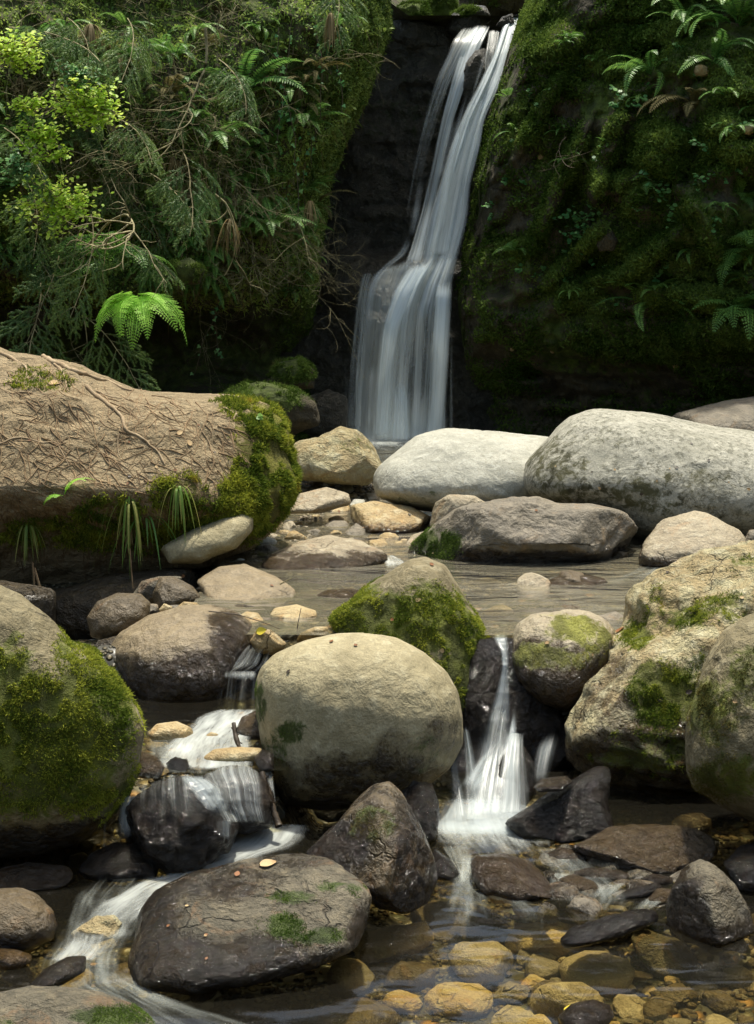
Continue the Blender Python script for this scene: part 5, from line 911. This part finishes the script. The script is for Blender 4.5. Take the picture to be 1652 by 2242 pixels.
for (u, v, D, ry, rz, s, lab) in [(20, 60, 12.6, .2, -.5, 1.2, 'spruce branch reaching in from the top left corner'), (150, 40, 12.8, .5, -.9, .8, 'spruce branch drooping from the top beside the lit yellow moss'),
    (10, 280, 12.4, .5, -.7, .9, 'blue green spruce branch at the left edge under the lime leaves'), (280, 40, 12.7, .6, -1.2, .9, 'spruce branch hanging near the top left above the twig tangle'),
    (200, 470, 12.3, .9, -1.3, .95, 'long spruce branch hanging down into the black hollow'), (130, 560, 12.2, 1.1, -1.8, .8, 'spruce branch drooping in front of the black hollow at the left'),
    (330, 380, 12.6, .5, -.6, .75, 'spruce branch lying across the middle of the left bank'), (240, 520, 12.5, .25, -.5, .8, 'spruce branch with a bare end over the dark lace fern'),
    (260, 260, 12.6, .4, -.8, .75, 'spruce branch beside the lower patch of lime leaves'), (400, 330, 12.5, .7, -1.1, .9, 'grey green spruce branch right of the bank centre'),
    (90, 620, 12.2, 1.0, -1.4, 1.0, 'lowest spruce branch at the left brushing the earth covered boulder'), (180, 690, 12.3, .5, -.6, .9, 'thin spruce branch end above the root crest of the big boulder'), (740, -40, 14.2, .7, -1.4, .8, 'pale green spruce tip poking in at the top centre'), (480, 130, 12.9, .5, -.9, .8, 'short spruce branch high in the bank left of the hanging stems'), (60, 400, 12.4, .7, -1.0, .8, 'dark spruce branch at the left edge below the lime shrub')]:
    spruce(at(u, v, D), (random.gauss(0, .3), ry, rz), s, lab)
for i in range(12):
    u = random.uniform(-40, 520); v = random.uniform(60, 560); P, n_ = spot(u, v, bCL, .05)
    if P: spruce(P, (random.gauss(0, .4), random.uniform(.2, .9), random.uniform(-2.2, -.4)), random.uniform(.5, .8), place_label('short', 'spruce sprig', u, v, 'of the left bank'), 'short spruce sprigs on the left bank')

# bare twigs and brambles
def bramble(P, d, L, label, rad=.009, group=None, subs=9, seed=0, mat='twig'):
    r = np.random.default_rng(seed); e = MB()
    def go(P0, d, L, rad, lvl):
        n = 14; pts = [np.array(P0, float)]; d = np.array(d, float); cu = r.normal(size=3) * .10
        for i in range(n):
            d = d + cu + r.normal(size=3) * .10; d[2] -= .02; d[1] = min(d[1], .35); d /= np.linalg.norm(d); pts.append(pts[-1] + d * L / n)
        Q = np.array(pts); e.add(*tube(Q, np.linspace(rad, rad * .3, len(Q)), 4), t=r.random())
        if lvl < 2:
            for i in range(subs if lvl == 0 else 3):
                k = r.integers(2, n); dd = d + r.normal(size=3) * .8; go(Q[k], dd / np.linalg.norm(dd), L * r.uniform(.25, .6), rad * .55, lvl + 1)
    go(P, d, L, rad, 0); o = e.build('bramble', M[mat], smooth=True); return tag(o, label, 'twig', group)
for i in range(130):
    u = random.uniform(-20, 520) if i < 100 else random.uniform(450, 760); v = random.uniform(-10, 460) if i < 100 else random.uniform(300, 640); P, n_ = spot(u, v, bCL, .10)
    if P: bramble(P, (random.uniform(-1, 1.2), -.35, random.uniform(-.7, .5)), random.uniform(.5, 1.25), place_label('bare', 'bramble twig', u, v, 'of the left bank'), random.uniform(.0025, .006), 'bramble twigs tangled over the left bank', 8, 500 + i)
bramble(at(450, 60, 12.6), (.02, 0, -1), 1.3, 'thick pale lichen covered twig hanging straight down the left bank', .013, None, 4, 901)
bramble(at(470, 425, 12.7), (.8, -.1, -.55), .8, 'pale broken twig sticking out in the middle of the left bank', .010, None, 3, 905)
bramble(at(190, 540, 12.2), (.6, -.1, .5), 1.6, 'long mossy branch rising to the right out of the black hollow', .014, None, 8, 907)
bramble(at(180, 690, 12.2), (.5, -.1, -.7), .8, 'thin bare twigs dangling over the black hollow above the big boulder', .005, None, 10, 909)
bramble(at(1240, 300, 13.7), (-.5, -.2, -.6), .7, 'thin bare root trailing down the right cliff edge', .006, None, 4, 911, 'vine')

# ivy strands
def ivy(P, L, label, group=None, seed=0, size=.045, dens=1.0):
    r = np.random.default_rng(seed); n = 24; p = np.array(P, float); pts = [p.copy()]; d = np.array([0, -.1, -1.])
    for i in range(n): d = d + np.array([r.normal() * .10, r.normal() * .04, 0]); d[2] = -1; d /= np.linalg.norm(d); pts.append(pts[-1] + d * L / n)
    Q = np.array(pts); e = tag(empty('ivy_strand', P), label, 'ivy', group); mb = MB(); mb.add(*tube(Q, .0035, 4)); mb.build('stem', M['vine'], e, True)
    lv = MB(); m = int(L * 16 * dens)
    for i in range(m):
        q = Q[r.integers(1, n)] + r.normal(size=3) * .012; s = size * r.uniform(.5, 1.2); a = r.uniform(0, 6.28); D = np.array([math.cos(a), -.3, math.sin(a) * .6 - .5]); D /= np.linalg.norm(D); N = np.array([r.normal() * .4, -1, .5 + r.normal() * .3]); S = np.cross(D, N); S /= np.linalg.norm(S)
        o_ = q + D * s * .3; V = [o_ + D * s * x + S * s * y for x, y in ((0, 0), (-.18, .3), (.18, .52), (.34, .24), (.85, 0), (.34, -.24), (.18, -.52), (-.18, -.3))]
        lv.add(V, [[0, 1, 2], [0, 2, 3], [0, 3, 4], [0, 4, 5], [0, 5, 6], [0, 6, 7]], t=r.random())
    lv.build('leaves', M['ivy'], e)['kind'] = 'stuff'; return e
for i, (u, v, L, lab) in enumerate([(480, 640, .85, 'leafy ivy strand dangling alone against the black wall under the left bank'), (460, 660, .6, 'shorter ivy strand beside the lone dangling one'), (610, 60, 1.9, 'longest ivy strand hanging from the top of the left bank'), (560, 90, 1.6, 'ivy strand with small leaves left of the longest one'),
        (640, 40, 1.2, 'ivy strand near the dry grass tuft at the top of the bank'), (690, 30, 1.0, 'ivy strand in front of the dark cleft near the fall'), (520, 30, 1.8, 'thin ivy strand close to the lichen covered twig'), (745, 60, .8, 'short ivy strand nearest the fall on the left bank')]):
    h, n_ = cast(bCL, u, v); D = (h.y - .12) if h else 14
    ivy(at(u, v, D), L, lab, None, 600 + i)
for i in range(22):
    u = random.uniform(380, 790); v = random.uniform(20, 480); P, n_ = spot(u, v, bCL, .06)
    if P and u < eL(v) - 10: ivy(P, random.uniform(.3, .9), place_label('small leaved', 'ivy strand', u, v, 'of the left bank'), 'ivy trailing on the left bank', 640 + i)
# leaf shrubs: many small leaves on fine twigs
def shrub(u, v, R, n, label, mat='lime', size=.034, D=None, group=None, seed=0, cat='shrub', name='leafy_shrub', flat=.6, bv=None, round_=False, off=.12):
    r = np.random.default_rng(seed); P, n_ = spot(u, v, bv or bALL, off)
    if P is None: return
    if D: P = Vector(at(u, v, D))
    e = tag(empty(name, P), label, cat, group); st = MB(); lv = MB(); c = np.array(P)
    for i in range(max(3, n // 14)):
        a = r.uniform(0, 6.28); tip = c + np.array([math.cos(a) * R, -r.uniform(0, .5) * R, math.sin(a) * R * flat]) * r.uniform(.35, 1)
        midp = (c + tip) / 2 + r.normal(size=3) * R * .12; Q = curve([c + np.array([0, .05, 0]), midp, tip], 8); st.add(*tube(Q, np.linspace(.004, .001, 8), 3))
        for j in range(14):
            q = Q[r.integers(2, 8)] + r.normal(size=3) * R * .07; s = size * r.uniform(.5, 1.2); N = np.array([r.normal() * .5, -.6 + r.normal() * .4, 1.0]); D_ = r.normal(size=3); D_ -= N * (D_ @ N) / (N @ N); D_ /= np.linalg.norm(D_); S = np.cross(D_, N); S /= np.linalg.norm(S)
            if round_: V = [q] + [q + (D_ * math.cos(t) + S * math.sin(t)) * s * .5 for t in np.linspace(0, 2 * math.pi, 9)[:-1]]; F = [[0, k + 1, (k + 1) % 8 + 1] for k in range(8)]
            else: V = [q, q + D_ * s * .35 + S * s * .34, q + D_ * s * .75 + S * s * .24, q + D_ * s, q + D_ * s * .75 - S * s * .24, q + D_ * s * .35 - S * s * .34]; F = [[0, 1, 2], [0, 2, 3], [0, 3, 4], [0, 4, 5]]
            lv.add(V, F, t=r.random())
    st.build('stem', M['twig' if not round_ else 'vine'], e, True); lv.build('leaves', M[mat], e)['kind'] = 'stuff'; return e
for i, (u, v, R, n, lab) in enumerate([(25, 120, .34, 420, 'brilliant lime leaved shrub at the top left edge'), (180, 225, .42, 520, 'lime green young leaves over the upper left bank'), (85, 300, .24, 240, 'small cluster of lime leaves left of the bank centre'), (130, 450, .45, 600, 'pale green leafy shrub over the dark ferns in the left bank'), (215, 245, .3, 300, 'yellow green leaves at the right of the upper lime shrub'), (60, 230, .2, 140, 'sparse lime leaves under the edge shrub'), (20, 370, .25, 180, 'dim leaf cluster at the left edge'), (175, 160, .22, 180, 'green leaf spray above the upper lime shrub'), (110, 340, .2, 120, 'lime sprig pointing down beside the spruce')]):
    shrub(u, v, R, int(n * 1.5), lab, seed=700 + i, D=11.9, mat='lime' if i not in (6, 7) else 'ivy', size=.045)
for i, (u, v, R, n, lab) in enumerate([(1285, 500, .42, 330, 'dense patch of round leaved pennywort in the middle of the right cliff'), (1460, 440, .36, 220, 'pennywort patch right of the mossy ledge stone'), (1370, 230, .2, 70, 'sparse pennywort left of the dark star shaped fern'), (1550, 330, .22, 80, 'pennywort sprinkled under the dark star shaped fern'), (1450, 580, .16, 50, 'small pennywort patch above the light green ledge fern'), (1180, 230, .08, 14, 'few pennywort leaves high near the fall'), (1240, 560, .18, 60, 'trailing pennywort leaves under the dense patch'), (1480, 650, .2, 50, 'pennywort over the ledge at the right'), (1160, 215, .1, 14, 'pennywort tuft beside the fall edge')]):
    shrub(u, v, R, n, lab, 'ivy', .042, None, None, 720 + i, 'plant', 'pennywort', 1, bCL, True, .03)
for i in range(26):
    u = random.uniform(1080, 1640); v = random.uniform(60, 760)
    if u > eR(v) + 40: shrub(u, v, random.uniform(.07, .2), random.randint(18, 60), place_label('small', 'pennywort patch', (u - 1000) * 1.05, v, 'of the right cliff').replace('towards the fall', 'right').replace('nearest the fall', 'at the right edge').replace('at the left edge', 'beside the fall'), 'ivy', .036, None, 'pennywort patches on the right cliff', 760 + i, 'plant', 'pennywort', 1, bCL, True, .02)
shrub(565, 925, .06, 30, 'tiny clover like plant on the mossy end of the big boulder', 'fern', .028, None, None, 741, 'plant', 'clover', 1, bEA, True, .02)
shrub(640, 940, .10, 20, 'yellow green sprig leaning off the mossy end of the big boulder', 'lime', .03, None, None, 742, 'plant', 'sapling', 1, bEA, False, .02)

# grass tufts
def grass(u, v, n, L, label, mat='grass', bv=None, D=None, up=1.0, seed=0, wd=.006, spread=.5):
    r = np.random.default_rng(seed); P, n_ = spot(u, v, bv or bALL, .0)
    if D: P = Vector(at(u, v, D))
    if P is None: return
    mb = MB(); c = np.array(P)
    for i in range(n):
        a = r.uniform(-math.pi, 0) if True else 0; l = L * r.uniform(.5, 1.1); t = np.linspace(0, 1, 12)[:, None]; h = np.array([math.cos(a), math.sin(a) * .6 - .15, 0]) * spread * r.uniform(.3, 1)
        k = up * r.uniform(.6, 1.2); Q = c + (h * t * 1.2 + np.array([0, 0, 1]) * (k * t - 1.6 * k * t ** 2 - .5 * (1 - k * .4) * t ** 2)) * l; s = np.array([-h[1], h[0], 0]); s /= np.linalg.norm(s) + 1e-9; w_ = wd * np.sin(math.pi * np.clip(t * .9 + .1, 0, 1)) ** .6
        V = np.stack([Q - s * w_, Q + s * w_], 1).reshape(-1, 3); F = [[2 * j, 2 * j + 1, 2 * j + 3, 2 * j + 2] for j in range(11)]; mb.add(V, F, t=r.random())
    return tag(mb.build('grass_tuft', M[mat]), label, 'grass')
grass(285, 1110, 22, .42, 'green and straw grass tuft hanging from the middle of the earth covered boulder', seed=1, bv=bEA)
grass(320, 1140, 9, .30, 'fresh green blades arching right from the hanging grass tuft', 'fern', seed=2, bv=bEA, spread=.9)
grass(390, 1080, 26, .30, 'straw and green grass tuft right of the larger hanging one', seed=3, bv=bEA)
grass(62, 1155, 14, .25, 'thin withered grass tuft at the left on the earth covered boulder', seed=4, bv=bEA)
grass(285, 1150, 12, .34, 'brown dead blades hanging below the green tuft', 'dry', seed=5, bv=bEA, up=.1, spread=.25)
grass(72, 1235, 8, .2, 'wispy dry roots and grass hanging at the lower left of the big boulder', 'dry', seed=6, bv=bEA, up=.1, spread=.2)
grass(725, 30, 40, .55, 'dry orange brown grass tuft hanging at the top near the fall', 'dry', seed=7, D=13.6, up=.15, spread=.16)
grass(200, 55, 40, .5, 'dry straw tuft hanging at the top left of the bank', 'dry', seed=8, D=12.6, up=.2, spread=.35)
grass(680, 440, 30, .5, 'pale dead grass hanging beside the dark fall rock', 'dry', seed=9, D=13.9, up=.1, spread=.2)
grass(505, 480, 30, .6, 'dead brown strands hanging under the blue green fern', 'dry', seed=10, D=12.9, up=.1, spread=.25)
for i in range(16):
    u = random.uniform(0, 700); v = random.uniform(20, 520); P, n_ = spot(u, v, bCL, .03)
    if P: o = grass(u, v, 26, random.uniform(.3, .55), place_label('dead', 'grass clump', u, v, 'of the left bank'), random.choice(['dry', 'dry', 'grass']), seed=1000 + i, D=P.y - .05, up=.2, spread=.3, wd=.004); tag(o, group='dead grass clumps on the left bank')

# ------------------------------------------------------------------ roots, leaves and twigs lying on things
def draped(pts, r0, r1, bv, lift=.5, n=None, wig=3, seed=0):
    r = np.random.default_rng(seed); Q = curve(pts, n or max(8, int(sum(math.dist(a, b) for a, b in zip(pts, pts[1:])) / 7)))
    Q = Q + np.stack([smooth1(r.normal(size=len(Q)) * wig, 3), smooth1(r.normal(size=len(Q)) * wig, 3)], -1); P = []; 
    for u, v in Q:
        h, n_ = cast(bv, u, v)
        if h is not None: P.append((np.array(h), np.array(n_)))
    if len(P) < 4: return None
    A = np.array([p for p, _ in P]); N = np.array([q for _, q in P]); k = len(A); rad = np.linspace(r0, r1, k) * (1 + .18 * r.normal(size=k)).clip(.6, 1.4)
    A = A + N * rad[:, None] * lift
    for _ in range(2): A[1:-1] = (A[:-2] + 2 * A[1:-1] + A[2:]) / 4
    return tube(A, rad, 7)
for i, (pts, r0, r1, lab) in enumerate([
    ([(92, 783), (125, 799), (165, 811), (215, 825), (250, 842), (292, 860)], .026, .012, 'thick pale root lying along the crest of the earth covered boulder'),
    ([(100, 788), (125, 800), (142, 822), (146, 854)], .015, .008, 'short root bending down from the crest root'),
    ([(188, 845), (220, 876), (250, 895), (270, 912), (272, 937), (300, 953), (330, 972), (345, 992), (362, 1018)], .021, .008, 'long knotted root winding down the middle of the earth covered boulder'),
    ([(-10, 772), (30, 782), (58, 805), (62, 830)], .02, .008, 'root at the top left corner of the earth covered boulder'),
    ([(-10, 975), (40, 958), (90, 968), (138, 970)], .009, .006, 'thin arched root across the left hollow of the earth covered boulder'),
    ([(490, 893), (515, 906), (530, 925), (539, 942)], .012, .006, 'forked root at the start of the moss on the boulder end'),
    ([(514, 905), (512, 922), (508, 936)], .011, .006, 'stub root beside the forked one'),
    ([(125, 970), (145, 1000), (153, 1030)], .008, .004, 'thin root hanging straight from the arched root'),
    ([(215, 852), (240, 866), (268, 872)], .01, .005, 'small root joining the knotted root from the right'),
    ([(265, 950), (255, 975), (262, 1000)], .009, .003, 'side branch of the knotted root heading down'),
    ([(430, 920), (450, 960), (470, 990), (500, 1040)], .007, .003, 'thin straight root right of the knotted root'),
    ([(40, 858), (80, 860), (118, 866)], .008, .004, 'low root lying level near the left edge of the boulder')]):
    g_ = draped(pts, r0 * .72, r1 * .6, bEA, .35, wig=3.5, seed=i)
    if g_: mb = MB(); mb.add(*g_); tag(mb.build('tree_root', M['root'], None, True), lab, 'root')
mb = MB(); r = random.Random(3)
for i in range(620):
    u, v = r.uniform(-10, 560), r.uniform(790, 1160)
    if v < 800 + max(0, u - 120) * .25: continue
    a = r.gauss(1.0, .9); pts = [(u, v)]
    for k in range(r.randint(3, 7)): a += r.gauss(0, .45); pts.append((pts[-1][0] + math.cos(a) * 14, pts[-1][1] + abs(math.sin(a)) * 13))
    g_ = draped(pts, r.uniform(.0015, .0048), .001, bEA, .8, wig=1.8, seed=i + 40)
    if g_: mb.add(*g_)
for i in range(340):
    u, v = r.uniform(-10, 540), r.uniform(1070, 1230); pts = [(u, v), (u + r.gauss(0, 6), v + 14), (u + r.gauss(0, 9), v + r.uniform(25, 60))]
    g_ = draped(pts, .002, .001, bEA, 1.5, wig=1.5, seed=i + 900)
    if g_: mb.add(*g_)
tag(mb.build('rootlets', M['rootlet'], None, True), kind='stuff')
for i, (pts, D, lab) in enumerate([([(75, 1240), (95, 1310), (120, 1365), (128, 1390)], 8.2, 'thin root dangling to the mossy left boulder'), ([(72, 1230), (76, 1275), (74, 1310)], 8.25, 'dark rotten root hanging under the earth covered boulder'), ([(285, 1200), (288, 1245), (292, 1290)], 8.2, 'hair thin root dangling below the grass tuft')]):
    q = curve(pts, 14); P = at(q[:, 0], q[:, 1], np.full(14, D)); mb = MB(); mb.add(*tube(P, [.007, .005, .004][i], 5)); tag(mb.build('tree_root', M['rootlet'], None, True), lab, 'root')
def stick(pts, D0, D1, r0, r1, lab, mat='wetwood', knots=0, seed=0, name='twig'):
    q = curve(pts, 18); P = at(q[:, 0], q[:, 1], np.linspace(D0, D1, 18)); rr = np.random.default_rng(seed); mb = MB(); mb.add(*tube(P, np.linspace(r0, r1, 18) * (1 + .15 * rr.normal(size=18)), 7))
    for k in range(knots):
        j = rr.integers(2, 16); d = rr.normal(size=3); d /= np.linalg.norm(d); mb.add(*tube([P[j], P[j] + d * r0 * 2.4], [r0 * .55, r0 * .25], 5))
    return tag(mb.build(name, M[mat], None, True), lab, 'twig')
stick([(512, 1582), (516, 1612), (528, 1648), (555, 1674)], 5.85, 5.72, .009, .011, 'knobbly black twig standing in the white water of the left cascade', knots=9)
stick([(572, 1688), (590, 1750), (612, 1812)], 5.5, 5.4, .012, .017, 'smooth wet stick sloping down against the round boulder', knots=1)
stick([(455, 1338), (520, 1345), (575, 1362), (615, 1378)], 6.72, 6.8, .003, .002, 'thin dark twig lying on the top of the oval boulder', knots=1)
stick([(650, 1402), (652, 1370), (660, 1330)], 6.95, 7.0, .003, .002, 'fine twig standing up by the banded stone')
stick([(612, 1280), (640, 1265)], 7.8, 7.8, .004, .003, 'straw coloured twig sticking out over the olive flagstone', 'twig')
def fallen(u, v, s, mat, lab, rot=0.0, bv=None):
    h, n_ = cast(bv or bALL, u, v)
    if h is None: return
    N = np.array(n_); A = np.array([math.cos(rot), math.sin(rot), .1]); A -= N * (A @ N); A /= np.linalg.norm(A); S = np.cross(N, A); t = np.linspace(0, 1, 9); V = []
    for x in t:
        w_ = math.sin(math.pi * x ** .8) * .32 * s
        for y in (-1, 0, 1): V.append(np.array(h) + N * (.004 + .25 * s * (abs(y) * .35 * w_ / s * 3 + .5 * (x - .5) ** 2)) + A * (x - .5) * s + S * y * w_)
    F = [[3 * i + j, 3 * i + j + 1, 3 * i + j + 4, 3 * i + j + 3] for i in range(8) for j in range(2)]; mb = MB(); mb.add(V, F); tag(mb.build('fallen_leaf', M[mat], None, True), lab, 'leaf')
for a in [(588, 1893, .065, 'leafdry', 'curled straw coloured leaf on top of the broad low boulder', .3), (453, 2100, .014, 'leafrust', 'tiny orange leaf low on the black face of the broad boulder', 1), (450, 2050, .014, 'leafdry', 'small dry seed on the broad boulder front', 2), (370, 2028, .014, 'leafrust', 'rusty leaf scrap at the left of the broad boulder', .5), (520, 1915, .03, 'leafrust', 'rust red leaf at the back of the broad boulder', 1.4), (410, 1985, .014, 'leafdry', 'straw leaf scrap near the wet edge of the broad boulder', 0), (452, 2048, .014, 'leafrust', 'brown leaf fragment in the middle of the broad boulder', 2.4),
          (122, 840, .10, 'leafdry', 'curled tan leaf on the bare earth of the big boulder', .2), (574, 1382, .06, 'leafyellow', 'yellow leaf stuck on the orange brown stone', 0), (395, 948, .05, 'leafdry', 'little dark leaf on the bare earth slope', 1), (1360, 1380, .07, 'leafrust', 'rust brown leaf caught between the blocky boulder and the craggy one', .9), (1245, 2208, .03, 'leafyellow', 'yellow leaf flake on the glossy stone at the bottom edge', .4), (415, 970, .05, 'leafdry', 'buff leaf near the knotted root', 2.2)]:
    fallen(*a)

r = random.Random(17)
for i in range(70):
    u, v = [(r.uniform(1150, 1640), r.uniform(920, 1120)), (r.uniform(300, 1000), r.uniform(1240, 1480)), (r.uniform(0, 560), r.uniform(820, 1080)), (r.uniform(1060, 1640), r.uniform(1220, 1560)), (r.uniform(640, 960), r.uniform(1060, 1240))][i % 5]
    n0 = len(SC.objects); fallen(u, v, r.uniform(.012, .034), r.choice(['leafdry', 'leafrust', 'wetwood', 'leafdry']), 'small scrap of leaf litter lying on the rocks', r.uniform(0, 6))
    if len(SC.objects) > n0: SC.objects[-1]['group'] = 'scraps of leaf litter'
# ------------------------------------------------------------------ origins at each thing's own base
for o in list(SC.objects):
    if o.parent is None and o.type == 'MESH' and o.get('kind') != 'structure' and tuple(o.location) == (0, 0, 0):
        V = verts(o); c = V.mean(0); c[2] = V[:, 2].min(); c = c.astype(np.float32)
        o.data.vertices.foreach_set('co', (V - c).astype(np.float32).ravel()); o.data.update(); o.location = c.tolist()
        for ch in o.children:
            W = verts(ch); ch.data.vertices.foreach_set('co', (W - c).astype(np.float32).ravel()); ch.data.update(); ch.matrix_parent_inverse = Matrix.Identity(4)
